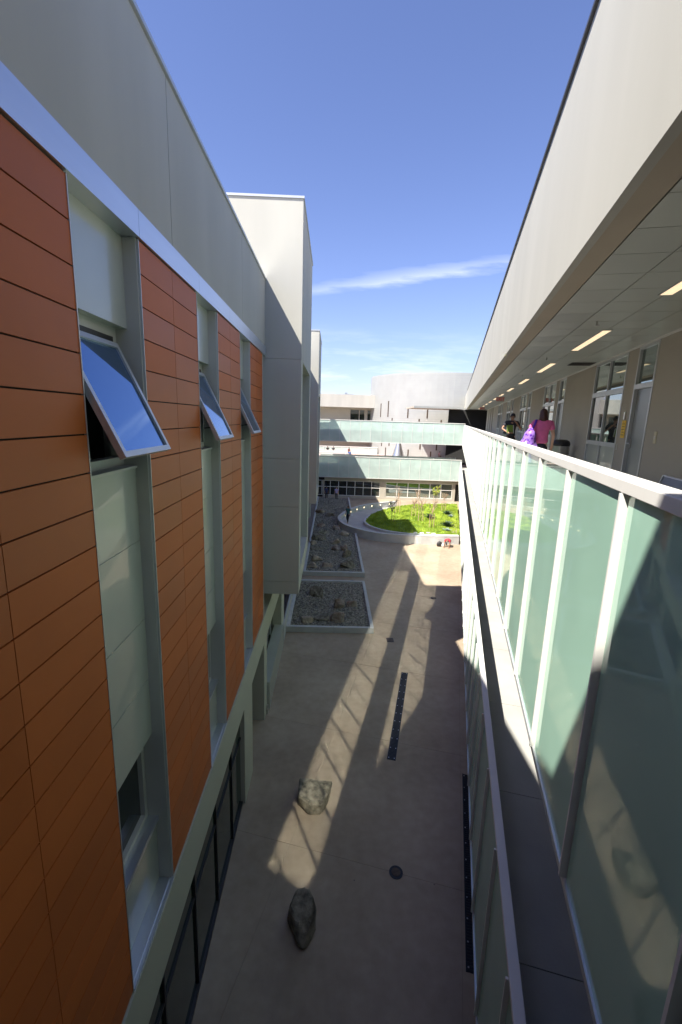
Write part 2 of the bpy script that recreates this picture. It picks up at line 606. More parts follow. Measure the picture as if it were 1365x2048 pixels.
def cladding(y0, y1, yj, zt=1.78, rows=25, x=XL, name='orange_cladding'):
    bk = MB().box(x - 0.35, x - 0.02, y0 + .012, y1 - .012, zt - rows * row, zt)
    bk.build('cladding_backing', DARKGAP, LB)
    m = MB()
    for r in range(rows):
        z1 = zt - r * row - 0.007
        z0 = zt - (r + 1) * row + 0.007
        for a, b2 in ((y0 + 0.012, yj - 0.004), (yj + 0.004, y1 - 0.012)):
            m.box(x - 0.02, x, a, b2, z0, z1)
    m.build(name, ORANGE, LB)
    MB().box(x - 0.35, x + 0.006, y0, y0 + .012, zt - rows * row, zt).build('edge_trim', ALU2, LB)
    MB().box(x - 0.35, x + 0.006, y1 - .012, y1, zt - rows * row, zt).build('edge_trim', ALU2, LB)


for b0, b1, bj in bays:
    cladding(b0, b1, bj)
cladding(20.02, 30.6, 25.3)
cladding(36.1, 56.4, 46)

# window strips between the bays
openings = [(-2.4, -1.2), (0.75, 1.95), (3.93, 5.22), (7.28, 8.5), (10.49, 11.7)]
XS, XW = -2.26, -2.38
for k, (a, b2) in enumerate(openings):
    # spandrel panels (upper, middle, lower) set back from the face
    m = MB()
    m.box(-2.5, XS, a, b2 - 0.02, 0.88, 1.79)
    zz = [-0.60, -1.49, -2.50, -3.32, -4.12]
    for z1, z0 in zip(zz[:-1], zz[1:]):
        m.box(-2.5, XS, a, b2 - 0.02, z0 + 0.006, z1 - 0.006)
    m.box(-2.5, XS - .01, a, b2 - .02, -4.11, -0.61)
    m.box(-2.5, XS - 0.02, a, b2 - 0.02, -6.44, -5.55)
    m.build('spandrel_panel', SPAN, LB)
    m = MB()
    m.box(-2.6, XL - .02, b2 - 0.02, b2 - 0.001, -6.46, 1.787)
    m.box(-2.6, XL - .02, a + 0.001, a + 0.02, -6.46, 1.787)
    m.build('window_reveal', JAMB, LB)
    m = MB()
    m.box(-2.5, XL + 0.012, a + .001, b2 - .001, -6.50, -6.465)
    m.box(-2.5, XL - .03, a + .03, b2 - .03, -6.465, -6.445)
    m.build('metal_sill', ALU, LB)
    # upper awning window, sash swung open
    ya, yb = a + 0.03, b2 - 0.03
    fr = MB()
    zt, zb = 0.88, -0.60
    t = 0.05
    fr.box(-2.5, XW, ya, yb, zt - 0.17, zt)
    fr.box(-2.5, XW, ya, yb, zb, zb + 0.10)
    fr.box(-2.5, XW, ya, ya + t, zb + .10, zt - .17)
    fr.box(-2.5, XW, yb - t, yb, zb + .10, zt - .17)
    fr.box(-2.5, XS + .02, a, b2 - .02, zb - .03, zb)
    fo = fr.build('awning_window', JAMB, LB)
    # louvre dark slot over the sash
    s = MB().box(-2.46, XW + 0.004, ya + 0.03, yb - 0.08, zt - 0.165, zt - 0.10)
    s.build('vent_slot', BLACKP, fo)
    ang = 0.44
    hx, hz = -2.35, 0.70
    L = 1.22
    dx, dz = sin(ang), -cos(ang)
    nx, nz_ = cos(ang), sin(ang)

    def sp_(y, s, d):
        return (hx + dx * s + nx * d, y, hz + dz * s + nz_ * d)
    sh = MB(lambda s, y, d: F0(*sp_(y, s, d)))
    e = 0.055
    y0, y1 = a + 0.045, b2 - 0.13
    sh.box(0, e, y0, y1, -.03, 0.03)
    sh.box(L - e, L, y0, y1, -.03, 0.03)
    sh.box(e, L - e, y0, y0 + e, -.03, 0.03)
    sh.box(e, L - e, y1 - e, y1, -.03, 0.03)
    sh.build('sash', ALU2, fo)
    gl = MB(lambda s, y, d: F0(*sp_(y, s, d))).box(e, L - e, y0 + e, y1 - e, -.01, 0.008)
    gl.build('pane', SASHGLASS, fo)
    st = MB().tube([(-2.36, yb - .05, -0.25), sp_(y1 - .02, L * .8, -.03)], 0.012, 6)
    st.build('stay_arm', BLACKP, fo)
    # lower fixed window with sill
    fr = MB()
    zt, zb = -4.12, -5.40
    fr.box(-2.5, XW, ya, yb, zt - 0.06, zt)
    fr.box(-2.5, XW, ya, yb, zb, zb + 0.08)
    fr.box(-2.5, XW, ya, ya + t, zb + .08, zt - .06)
    fr.box(-2.5, XW, yb - t * 1.6, yb, zb + .08, zt - .06)
    fo = fr.build('fixed_window', JAMB, LB)
    MB().box(-2.47, -2.44, ya + t, yb - t, zb + .08, zt - .06).build('pane', PANE, fo)
    MB().box(-2.5, XS + .02, a + .001, b2 - .021, -5.47, -5.405).build('sill', ALU, fo)
    MB().box(-2.5, XS, a, b2 - .02, -5.555, -5.47).build('spandrel_edge', SPAN, fo)

# narrow glazed slot beside the projecting bay
m = MB().box(-2.5, -2.16, 13.73, 14.28, -6.44, 1.78)
m.build('bay_side_panel', BAYG, LB)

# projecting stucco bays
def bay(y0, y1, top, x1=-1.0, op=None):
    x0 = -4.2
    zb = -5.88
    m = MB()
    (oa, ob, oz0, oz1) = op
    e = 0.006
    lv = [zb, -5.43, -2.86, -1.3, 1.73, top]
    # front (towards camera) face in courses with joints
    for z0, z1 in zip(lv[:-1], lv[1:]):
        m.box(x0, x1, y0, y0 + 0.3, z0 + e, z1 - e)
    m.box(x0, x1 - .02, y0 + .02, y0 + .3, zb, top - .02)
    m.box(x0, x1, y1 - 0.3, y1, zb, top)
    # east face round the tall opening
    m.box(x1 - 0.5, x1, y0 + .3, oa, zb, top)
    m.box(x1 - 0.5, x1, ob, y1 - .3, zb, top)
    m.box(x1 - 0.5, x1, oa, ob, oz1, top)
    m.box(x1 - 0.5, x1, oa, ob, zb, oz0)
    m.box(x0, x1 - 0.5, y0 + .3, y1 - .3, zb, zb + .3)
    m.box(x0, x1 - 0.5, y0 + .3, y1 - .3, top - .3, top)
    bo = m.build('projecting_bay', STUCCO, LB)
    MB().box(x0, x1 + .03, y0 - .03, y0 + .14, top, top + .06).box(x1 - .14, x1 + .03, y0 + .14, y1 + .03, top, top + .06).build('bay_coping', ALU2, bo)
    MB().box(x1 - .42, x1 - .38, oa, ob, oz0, oz1).build('bay_glazing', PANE, bo)
    fm = MB()
    n = 4
    for i in range(n + 1):
        y = oa + (ob - oa) * i / n
        fm.box(x1 - .40, x1 - .33, y - .025, y + .025, oz0, oz1)
    for z in (-4.1, -2.6, -1.0, 0.3):
        fm.box(x1 - .40, x1 - .335, oa, ob, z - .025, z + .025)
    fm.build('bay_mullion', ALU2, bo)
    return bo


bay(14.3, 20.0, 6.1, op=(14.95, 19.3, -5.2, 1.72))
bay(30.6, 36.0, 5.5, op=(31.3, 35.3, -5.2, 1.5))
bay(-7.2, -0.75, 6.0, op=(-6.3, -1.6, -5.2, 1.72))

# ground storey: beige band, piers, recessed glazing
m = MB()
m.box(-2.5, XL + 0.02, Y0, 20.2, -7.43, -6.50)
m.box(-2.5, XL + 0.02, 20.2, Y1, -7.43, -6.50)
m.build('beige_band', STUCCO_G, LB)
piers = [(-6, -5), (0.2, 1.2), (10.3, 11.45), (13.72, 14.35), (18.9, 20.0), (25, 26), (31, 32), (38, 39), (46, 47), (55, 56.5)]
for a, b2 in piers:
    MB().box(-3.25, XL + 0.02, a, b2, -10.3, -7.432).build('pier', STUCCO_G, LB)
MB().box(-2.4, -1.98, 14.35, 18.9, -10.3, -9.25).build('low_sill_wall', SPAN, LB)
gl = MB()
gl.box(-2.24, -2.2, 1.2, 10.3, -10.3, -7.43)
gl.box(-2.24, -2.2, -5, .2, -10.3, -7.43)
gl.build('ground_glazing', PANEG, LB)
MB().box(-2.5, -2.46, 14.35, 18.9, -9.25, -7.43).build('ground_glazing', PANEG, LB)
MB().box(-2.5, -2.46, 20.0, 55, -10.3, -7.43).build('ground_glazing', PANEG, LB)
m = MB()
y = 2.0
while y < 10.3:
    m.box(-2.2, -2.165, y - .022, y + .022, -10.3, -7.43)
    y += 1.44
m.box(-2.2, -2.17, 1.2, 10.29, -8.28, -8.24)
m.box(-2.2, -2.15, 1.2, 10.29, -10.3, -10.22)
m.build('glazing_mullion', BLACKP, LB)
m = MB()
for y in (15.2, 16.1, 17.0, 17.9):
    m.box(-2.46, -2.42, y - .03, y + .03, -9.25, -7.43)
m.build('glazing_mullion', ALU2, LB)
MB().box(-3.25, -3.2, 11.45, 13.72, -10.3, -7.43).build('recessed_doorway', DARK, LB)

# ================================================================== GALLERY BUILDING (right)
RB = thing('gallery_building', FR(28, 6, -10.3),
           'three storey gallery building on the right with a pale stucco fascia over an open walkway', 'building')
UA, UB = -8.0, 60.0
ZF3, ZF2 = -1.35, -5.85
# roof fascia
m = MB(FR)
m.box(UA, UB, 1.0, 1.08, 1.62, 4.0)
m.build('stucco_fascia', STUCCO, RB)
m = MB(FR).box(UA, UB + .02, .965, 1.4, 4.004, 4.05)
m.build('parapet_coping', mat('dark metal coping', (0.10, 0.10, 0.105), 0.4, metal=0.5), RB)
MB(FR).box(UA, UB, 1.08, 1.1, 1.66, 4.0).box(UA, UB, 1.1, 9, 3.3, 3.5).build('roof', CONC, RB)
MB(FR).box(UA, UB, 1.081, 1.36, 1.70, 1.9).build('fascia_soffit', SOFFIT, RB)
# ceiling of perforated metal panels
m = MB(FR)
vs = [1.37, 1.925, 2.47, 3.03, 3.585]
u = UA
du = 0.64
lights_u = [10.52 + 4.68 * k for k in range(-2, 11)]
while u < 60:
    for v0, v1 in zip(vs[:-1], vs[1:]):
        m.box(u + .005, u + du - .005, v0 + .005, v1 - .005, 1.70, 1.72)
    u += du
m.build('ceiling_panel', CEIL, RB)
MB(FR).box(UA, UB + 10, 1.362, 3.6, 1.73, 1.78).build('ceiling_backing', DARKGAP, RB)
MB(FR).box(UA, UB, 3.575, 3.6, 1.66, 1.70).build('wall_trim', FIN, RB)

# upper gallery wall as solid pieces around the openings
VW = 3.6
mods = [10.08 + 7.5 * k for k in range(-2, 5)]
segs = []
prev = UA
ops_ = []
for u0 in mods:
    ops_.append((u0, u0 + 0.98, 'door'))
    ops_.append((u0 + 1.60, u0 + 4.02, 'window'))
for a, b2, kd in ops_:
    segs.append((prev, a))
    prev = b2
segs.append((prev, 50.0))
for a, b2 in segs + [(51, 53), (54, 56), (57, 60)]:
    MB(FR).box(a, b2, VW, VW + .3, ZF3, 1.66).build('gallery_wall', STUCCO_T, RB)
MB(FR).box(UA, 60, VW + .9, VW + 1.0, ZF3, 1.66).build('room_back_wall', ROOM, RB)
for a, b2, kd in ops_:
    if kd == 'door':
        f = MB(FR)
        f.box(a, a + .06, VW - .012, VW + .12, ZF3, 1.655)
        f.box(b2 - .06, b2, VW - .012, VW + .12, ZF3, 1.655)
        f.box(a + .06, b2 - .06, VW - .012, VW + .12, .80, .90)
        f.box(a + .06, b2 - .06, VW - .012, VW + .12, 1.60, 1.655)
        f.build('door_frame', ALU2, RB)
        d = MB(FR).box(a + .065, b2 - .065, VW + .05, VW + .10, ZF3 + .01, .795).build('door', DOORM, RB)
        h = MB(FR)
        h.box(b2 - .17, b2 - .11, VW + .035, VW + .05, -.42, -.22)
        h.tube([(b2 - .14, VW + .05, -.32), (b2 - .14, VW - .02, -.32), (b2 - .28, VW - .02, -.32)], .013, 8)
        h.build('handle', STEEL, d)
        MB(FR).box(a + .065, b2 - .065, VW + .04, VW + .06, .90, 1.60).build('transom_pane', MIRG, RB)
    else:
        mid = (a + b2) / 2
        f = MB(FR)
        for q in (a, b2 - .05):
            f.box(q, q + .05, VW - .012, VW + .1, ZF3, 1.655)
        f.box(mid - .025, mid + .025, VW - .012, VW + .1, ZF3, 1.655)
        for z0, z1 in ((ZF3, ZF3 + .1), (-.46, -.36), (.78, .90), (1.60, 1.655)):
            for q0, q1 in ((a + .05, mid - .025), (mid + .025, b2 - .05)):
                f.box(q0, q1, VW - .014, VW + .1, z0, z1)
        fo = f.build('window', ALU2, RB)
        for q0, q1 in ((a + .05, mid - .025), (mid + .025, b2 - .05)):
            MB(FR).box(q0, q1, VW + .03, VW + .05, .90, 1.60).build('transom_pane', MIRG, fo)
            MB(FR).box(q0, q1, VW + .03, VW + .05, ZF3 + .1, -.46).build('lower_panel', SPAN, fo)
        MB(FR).box(a + .05, mid - .025, VW + .03, VW + .05, -.36, .78).build('mirror_pane', MIRG, fo)
        MB(FR).box(mid + .025, b2 - .05, VW + .03, VW + .05, -.36, .78).build('dark_pane', PANE, fo)
# far service doors as narrow dark slots
for a in (50.0, 53.0, 56.0):
    MB(FR).box(a, a + 1, VW + .1, VW + .16, ZF3, 1.66).build('far_door', IRON2, RB)

# floors
m = MB(FR).box(UA, 62, 1.0, 4.6, -1.75, ZF3)
m.build('third_floor_slab', DECK, RB)
MB(FR).box(UA, 62, 1.02, 1.25, -2.95, -1.75).build('slab_edge_beam', STUCCO_G, RB)
m = MB(FR)
u = UA
while u < 62:
    m.box(u + .006, u + 2.444, .955, 4.6, -5.9, ZF2)
    u += 2.45
m.build('second_floor_slab', DECK, RB)
MB(FR).box(UA, 62, .955, 4.6, -6.3, -5.91).box(UA, 62, .96, 1.2, -7.42, -6.3).build('slab_edge_beam', CONC, RB)
MB(FR).box(UA, 62, VW, VW + .3, ZF2, -1.75).build('second_floor_wall', STUCCO_T, RB)
MB(FR).box(UA, 62, 2.4, 2.7, -10.3, -6.3).build('ground_floor_wall', STUCCO_T, RB)
MB(FR).box(UA, 60, 4.6, 9, -10.3, 3.3).build('core', DARK, RB)

# ceiling lights
for k, u in enumerate(lights_u):
    nm = ['nearest', 'second', 'third', 'fourth', 'fifth', 'sixth', 'seventh', 'eighth', 'ninth', 'tenth', 'eleventh', 'twelfth', 'thirteenth']
    if u < 4:
        continue
    idx = sum(1 for q in lights_u[:k] if q >= 4)
    lt = thing('ceiling_light', FR(u, 2.47, 1.70),
               'slim lit ceiling light, %s along the gallery soffit from the camera' % nm[idx], 'light', 'ceiling lights along the gallery')
    f = MB(FR)
    u0, u1, v0, v1 = u - 1.17, u + 1.17, 2.40, 2.54
    f.box(u0, u1, v0 - .015, v0, 1.685, 1.699).box(u0, u1, v1, v1 + .015, 1.685, 1.699)
    f.box(u0 - .015, u0, v0 - .015, v1 + .015, 1.685, 1.699).box(u1, u1 + .015, v0 - .015, v1 + .015, 1.685, 1.699)
    f.build('frame', ALU2, lt)
    MB(FR).box(u0, u - .005, v0, v1, 1.688, 1.698).box(u + .005, u1, v0, v1, 1.688, 1.698).build('diffuser', TUBL, lt)

# ceiling vent
vt = thing('ceiling_vent', FR(14.2, 3.2, 1.70), 'dark slatted vent in the gallery ceiling above the second window', 'vent')
m = MB(FR)
m.box(13.9, 14.5, 2.92, 3.52, 1.690, 1.699)
m.build('vent_opening', BLACKP, vt)
m = MB(FR)
for i in range(7):
    m.box(13.93 + i * .085, 13.96 + i * .085, 2.94, 3.50, 1.682, 1.689)
m.build('slat', mat('vent slat', (.06, .055, .05), .5), vt)
# sprinklers
sw = ['near the first lit ceiling light', 'between the first and second ceiling lights', 'farther along between the second and third ceiling lights']
for k, u in enumerate((8.6, 12.9, 17.3)):
    s = thing('sprinkler', FR(u, 2.1, 1.70), 'small sprinkler head on the gallery ceiling %s' % sw[k], 'sprinkler', 'sprinkler heads on the gallery ceiling')
    MB(FR).tube([(u, 2.1, 1.699), (u, 2.1, 1.63)], .012, 8).build('nozzle', STEEL, s)
    MB(FR).lathe(u, 2.1, [(.045, 1.632), (.045, 1.637)], 10).build('deflector', STEEL, s)


def text_mesh(txt, size, frame_fn, mat_, name, parent, depth=.004):
    cu = bpy.data.curves.new('t', 'FONT')
    cu.body = txt
    cu.size = size
    cu.align_x = 'CENTER'
    cu.align_y = 'CENTER'
    cu.extrude = depth
    o = bpy.data.objects.new('t', cu)
    C.objects.link(o)
    dg = bpy.context.evaluated_depsgraph_get()
    me = bpy.data.meshes.new_from_object(o.evaluated_get(dg))
    bpy.data.objects.remove(o)
    o0 = world_loc(parent)
    for v in me.vertices:
        v.co = frame_fn(v.co.x, v.co.y, v.co.z) - o0
    me.materials.clear()
    me.materials.append(mat_)
    ob = bpy.data.objects.new(name, me)
    C.objects.link(ob)
    ob.parent = parent
    return ob


for u, v, z, lab in ((28.2, 2.35, 1.40, 'red lettered EXIT sign hanging from the gallery ceiling beyond the walking man'),
                     (46.5, 2.3, 1.40, 'small far red EXIT sign under the gallery ceiling near its end')):
    s = thing('exit_sign', FR(u, v, z - .15), lab, 'sign')
    MB(FR).box(u, u + .04, v - .22, v + .22, z - .13, z + .13).build('housing', EXITB, s)
    MB(FR).tube([(u + .02, v, z + .13), (u + .02, v, 1.70)], .012, 6).build('stem', ALU2, s)
    text_mesh('EXIT', .24, lambda x, y, d, u=u, v=v, z=z: FR(u - .006 - d, v + x, z + y), EXITR, 'letters', s)

# wall items
s = thing('yellow_notice', FR(11.32, VW, -.2), 'yellow printed notice hanging on the wall beside the nearest gallery door', 'notice')
MB(FR).box(11.2, 11.44, VW - .012, VW - .004, -.22, .16).build('sheet', YEL, s)
m = MB(FR)
for i in range(5):
    m.box(11.23, 11.41 - .03 * (i % 2), VW - .0145, VW - .0125, -.16 + i * .06, -.15 + i * .06)
m.build('printed_line', INK, s)
MB(FR).box(11.29, 11.36, VW - .03, VW - .001, .18, .34).build('hook', STEEL, s)
s = MB(FR).box(9.53, 9.65, VW - .012, VW - .001, -.27, -.05)
s = s.build('switch_plate', IVORY, bevel=.004)
tag(s, 'small ivory switch plate on the taupe gallery wall nearest the camera', 'switch')
MB(FR).box(9.57, 9.61, VW - .02, VW - .0125, -.19, -.13).build('toggle', FIN, s)
s = MB(FR).box(11.52, 11.58, VW - .014, VW - .001, -.5, -.36).build('call_button', STEEL, bevel=.004)
tag(s, 'small steel plate on the wall between the nearest window and door', 'plate')

# leaning dark board by the wall
s = thing('leaning_board', FR(7.7, 3.1, ZF3), 'blue grey metal framed board leaning on the gallery wall by the nearest door', 'board')
L_ = lambda u, v, z: FR(u, v + .28 * (z - ZF3) * 1.0, z)
MB(L_).box(7.35, 8.2, 3.12, 3.14, ZF3, -.74).build('board', mat('blue grey board', (.13, .16, .19), .35, metal=.3), s)
m = MB(L_)
m.box(7.33, 7.35, 3.105, 3.15, ZF3, -.72).box(8.2, 8.22, 3.105, 3.15, ZF3, -.72).box(7.35, 8.2, 3.105, 3.15, -.74, -.72)
m.build('frame', ALU2, s)

# waste bins
for k, (u, v, lab) in enumerate(((15.3, 3.2, 'round steel waste bin with black lid beside the woman in pink'),
                                 (31.0, 3.2, 'far steel waste bin with black lid beyond the walking man'))):
    s = thing('waste_bin', FR(u, v, ZF3), lab, 'bin', 'steel bins along the gallery wall')
    c = FR(u, v, 0)
    MB().lathe(c.x, c.y, [(.24, ZF3), (.25, ZF3 + .05), (.25, ZF3 + .72), (.25, ZF3 + .74)], 28).build('drum', STEEL, s, smooth=False)
    MB().lathe(c.x, c.y, [(.26, ZF3 + .742), (.265, ZF3 + .80), (.24, ZF3 + .88), (.15, ZF3 + .93), (.08, ZF3 + .935)], 28).build('lid', BLACKP, s, smooth=True)

# ------------------------------------------------------------------ glass guards
def guard(name, F, a0, a1, pitch, vg, ztop, zbot, label, group, cap, gm, first=None, parts=True, cw=(-.03, .11), capt=.075, out=-1):
    r = thing(name, F((a0 + a1) / 2, vg, zbot), label, 'guardrail', group)
    MB(F).box(a0, a1, vg + cw[0], vg + cw[1], ztop - capt, ztop).build('handrail', cap, r, bevel=.006)
    MB(F).box(a0, a1, vg - .015, vg + .045, zbot - .05, zbot).build('base_rail', ALU2, r)
    x = first if first is not None else a0 + pitch
    edges = [a0]
    while x < a1 - .1:
        edges.append(x)
        x += pitch
    edges.append(a1)
    for i in range(len(edges) - 1):
        e0, e1 = edges[i], edges[i + 1]
        MB(F).box(e0 + .042, e1 - .042, vg, vg + .012, zbot, ztop - capt - .002).build('glass_panel', gm, r)
        if i:
            fn = MB(F).box(e0 - .014, e0 + .008, vg - .038, vg + .05, zbot, ztop - capt - .002).build('fin', FIN, r)
            MB(F).box(e0 + .028, e0 + .036, vg - .006, vg + .03, zbot, ztop - capt - .002).build('glazing_bead', FIN, fn)
            if 4 < e0 < 14 or 1.5 < e0 <= 4:
                for hz_ in (.28, .55, .82):
                    zc_ = zbot + (ztop - zbot) * hz_
                    MB(F).box(e0 + .011, e0 + .026, vg - .012, vg + .02, zc_ - .03, zc_ + .03).build('clamp', BLACKP, fn)
    return r


PITCH = 1.27
guard('glass_guardrail', FR, -5, 58.6, PITCH, .95, -.28, -2.97,
      'tall frosted green glass guard with white rail along the upper gallery', 'frosted glass guards of the gallery', WHITE, GUARD, first=-5 + (2.77 + 5) % PITCH)
guard('glass_guardrail', FR, -5, 58.0, PITCH, .86, -4.78, -7.42,
      'lower frosted green glass guard with white rail, one floor below the camera', 'frosted glass guards of the gallery', WHITE, GUARD,
      first=-5 + (2.1 + 5) % PITCH, cw=(-.016, .085), capt=.06)

# ------------------------------------------------------------------ bridges across the far end
YB = 58.1


BEAMD = mat('dark green grey beam', (0.09, 0.12, 0.11), 0.6)


def bridge(ztop, zbot, label, xr, zf):
    r = thing('glass_bridge', FB(7, YB + 1.5, zbot), label, 'bridge', 'glass sided bridges at the far end')
    x0 = -2.1 * 1.0 - 1.7
    MB(FB).box(x0, xr, YB + .35, YB + 3.2, zf - .35, zf).build('deck', STUCCO_G, r)
    for ya_ in (.12, 2.9):
        MB(FB).box(x0, xr, YB + ya_, YB + ya_ + .22, zbot + .02, zf - .1 if ya_ < 1 else zf - .35).build('edge_beam', BEAMD, r)
    for yy in (YB, YB + 3.25):
        MB(FB).box(x0, xr, yy - .05, yy + .1, ztop - .09, ztop).build('handrail', WHITE, r)
        MB(FB).box(x0, xr, yy - .03, yy + .06, zbot - .06, zbot).build('base_rail', WHITE, r)
        n = int((xr - x0) / 1.29)
        for i in range(n + 1):
            a = x0 + (xr - x0) * i / n
            if i < n:
                b2 = x0 + (xr - x0) * (i + 1) / n
                MB(FB).box(a + .02, b2 - .02, yy, yy + .02, zbot, ztop - .09).build('glass_panel', GUARDF, r)
            if i:
                MB(FB).box(a - .03, a + .02, yy - .03, yy - .002, zbot, ztop - .09).build('fin', FIN, r)
    return r


bridge(-.1, -2.80, 'upper of the two glass sided bridges, level with the upper gallery', 14.75, -1.35)
bridge(-4.72, -7.46, 'lower of the two glass sided bridges, above the far ground floor windows', 14.7, -5.85)

# camera bridge; lower bridge, roof and end block added unseen to darken the courtyard
for zt_, zb_, zf_, lab in ((-.28, -2.97, -1.35, 'glass sided bridge under the camera on the top level'), (-4.78, -7.42, -5.85, 'glass sided bridge added unseen one level below the camera to shade the paving')):
    r_ = thing('near_bridge', F0(0, -2, zb_), lab, 'bridge')
    MB().box(-2.08, .35, -9.9, -.45, zf_ - .35, zf_).build('deck', STUCCO_G, r_)  # decks deepened behind the lens to cut light reaching the courtyard
    MB().box(-2.08, .35, -.6, -.45, zb_ + .02, zf_ - .35).build('edge_beam', STUCCO_T, r_)
    MB().box(-2.08, .35, -.42, -.26, zt_ - .08, zt_).build('handrail', WHITE, r_)
    for i in range(2):
        MB().box(-2.08 + i * 1.22, -2.08 + (i + 1) * 1.22 - .03, -.36, -.34, zb_, zt_ - .08).build('glass_panel', GUARDF, r_)
tag(MB().box(-2.08, .9, -9.9, .1, 3.3, 4.0).build('bridge_shade_roof', STUCCO), 'flat pale roof added unseen over the camera bridge to darken the courtyard', 'roof')  # added to block sky; its edge follows the shadow line on the glass
EB = thing('end_sky_block', F0(4, -12, -10.3), 'unseen stucco block added behind the camera to keep sky light off the courtyard', 'building')
MB().box(-2.05, 9, -14, -10, -10.3, 3.9).build('stucco_wall', STUCCO_T, EB)  # unseen block added to cut low sky light from behind

# ------------------------------------------------------------------ far ground floor window wall
FW = thing('far_window_wall', FB(7, 58.6, -10.3), 'taupe ground floor wall with two banks of dark windows under the lower bridge', 'building')
yw = 58.6
m = MB(FB)
m.box(-3, 14.8, yw, yw + .4, -8.0, -7.46)
m.box(-3, -3.2, yw, yw + .4, -10.3, -8.0)
m.box(4.35, 5.15, yw, yw + .4, -9.98, -8.0)
m.box(13.9, 14.3, yw, yw + .4, -9.98, -8.0)
m.box(-3, 14.3, yw - .01, yw + .4, -10.3, -9.98)
m.build('wall', STUCCO_T, FW)
for (a, b2, n) in ((-4.4, 4.35, 8), (5.15, 13.9, 6)):
    win = MB(FB)
    for i in range(n + 1):
        x = a + (b2 - a) * i / n
        win.box(x - .04, x + .04, yw + .04, yw + .14, -9.98, -8.0)
    win.box(a, b2, yw + .05, yw + .13, -8.88, -8.80)
    win.box(a, b2, yw + .05, yw + .13, -8.06, -8.0)
    win.box(a, b2, yw + .05, yw + .13, -9.98, -9.92)
    wo_ = win.build('window_bank', FIN, FW)
    MB(FB).box(a, b2, yw + .16, yw + .2, -9.98, -8.0).build('pane', MIRG if a > 4 else PANE, wo_)
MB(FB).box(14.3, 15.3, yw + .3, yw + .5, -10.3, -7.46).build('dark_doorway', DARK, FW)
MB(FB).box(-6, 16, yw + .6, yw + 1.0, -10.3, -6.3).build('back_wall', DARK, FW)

# terrace behind the bridges
m = MB(FB).box(-6, 30, 61.35, 100, -6.4, -5.86)
tag(m.build('terrace', PINKDECK), kind='structure')

# drum building
DR = thing('silver_drum_building', F0(19.6, 83, -5.86), 'large round drum building clad in silver metal with narrow slot windows', 'building')
dc = Vector((20.2, 83.5))
R_ = 13.4
seg = 96


def drum_pt(ang, r, z):
    return F0(dc.x + r * cos(ang), dc.y + r * sin(ang), z)


m = MB()
rows_ = 34
z0d, z1d = -5.86, 7.4
for j in range(rows_):
    za = z0d + (z1d - z0d) * j / rows_
    zb = z0d + (z1d - z0d) * (j + 1) / rows_
    n = len(m.v)
    for s in range(seg):
        t = 2 * pi * s / seg
        m.v.append(drum_pt(t, R_ + .012, za + .0))
        m.v.append(drum_pt(t, R_, zb))
    for s in range(seg):
        q = (s + 1) % seg
        m.f.append([n + 2 * s, n + 2 * q, n + 2 * q + 1, n + 2 * s + 1])
n = len(m.v)
for s in range(seg):
    m.v.append(drum_pt(2 * pi * s / seg, R_, z1d))
m.f.append([n + s for s in range(seg)])
m.build('drum_wall', SILVER, DR, smooth=False, fix=False)
slots = [(763, 807, 834), (778, 802, 834), (817, 817, 836), (856, 817, 837), (903, 818, 838), (785, 836, 841), (839, 838, 843), (883, 840, 845),
         (764, 883, 892), (779, 883, 892), (841, 887, 899), (874, 887, 901), (862, 903, 918), (817, 899, 917), (772, 895, 911), (755, 894, 906)]


def ray(px, py):
    c = cam.matrix_world.to_3x3()
    return c @ Vector(((px - 682.5) / 893.7, -(py - 1024) / 893.7, -1))


def hit_drum(px, py):
    d = ray(px, py)
    a = d.x ** 2 + d.y ** 2
    b = -2 * (d.x * dc.x + d.y * dc.y)
    c = dc.x ** 2 + dc.y ** 2 - R_ ** 2
    D = b * b - 4 * a * c
    if D < 0:
        return None
    t = (-b - sqrt(D)) / (2 * a)
    return d * t


for (x, ya, yb) in slots:
    pa, pb = hit_drum(x, ya), hit_drum(x, yb)
    if pa is None or pb is None:
        continue
    ang = atan2(pa.y - dc.y, pa.x - dc.x)
    hw = .10 / R_
    m = MB()
    q = []
    for r in (R_ - .1, R_ + .045):
        for z in (pb.z, pa.z):
            for s in (-hw, hw):
                q.append((dc.x + r * cos(ang + s), dc.y + r * sin(ang + s), z))
    n = len(m.v)
    m.v += [F0(*p) for p in q]
    m.f += [[4, 5, 7, 6], [0, 2, 3, 1], [0, 1, 5, 4], [2, 6, 7, 3], [0, 4, 6, 2], [1, 3, 7, 5]]
    m.build('slot_window', IRON2, DR)

# link roof between gallery and drum
LK = thing('link_roof', FB(12, 62, 1.7), 'flat link roof with silver fascia running from the gallery roof in front of the drum', 'roof')
MB(FB).box(8.6, 15.6, 61.6, 61.75, 1.75, 2.02).build('silver_fascia', SILVER, LK)
MB(FB).box(8.62, 15.6, 61.75, 70, 1.78, 2.0).build('soffit', STUCCO_T, LK)
MB(FR).box(60.05, 76, 4.2, 6.0, -5.86, 1.75).build('passage_shade_wall', DARK, LK)  # black walls here paint the shade of an open passage
MB(FR).box(60.05, 74, 1.0, 9.0, 1.75, 4.0).build('roof_block', STUCCO, LK)
MB(FR).box(66, 66.4, -1.2, 4.2, -5.86, 1.75).build('passage_shade_panel', DARK, LK)

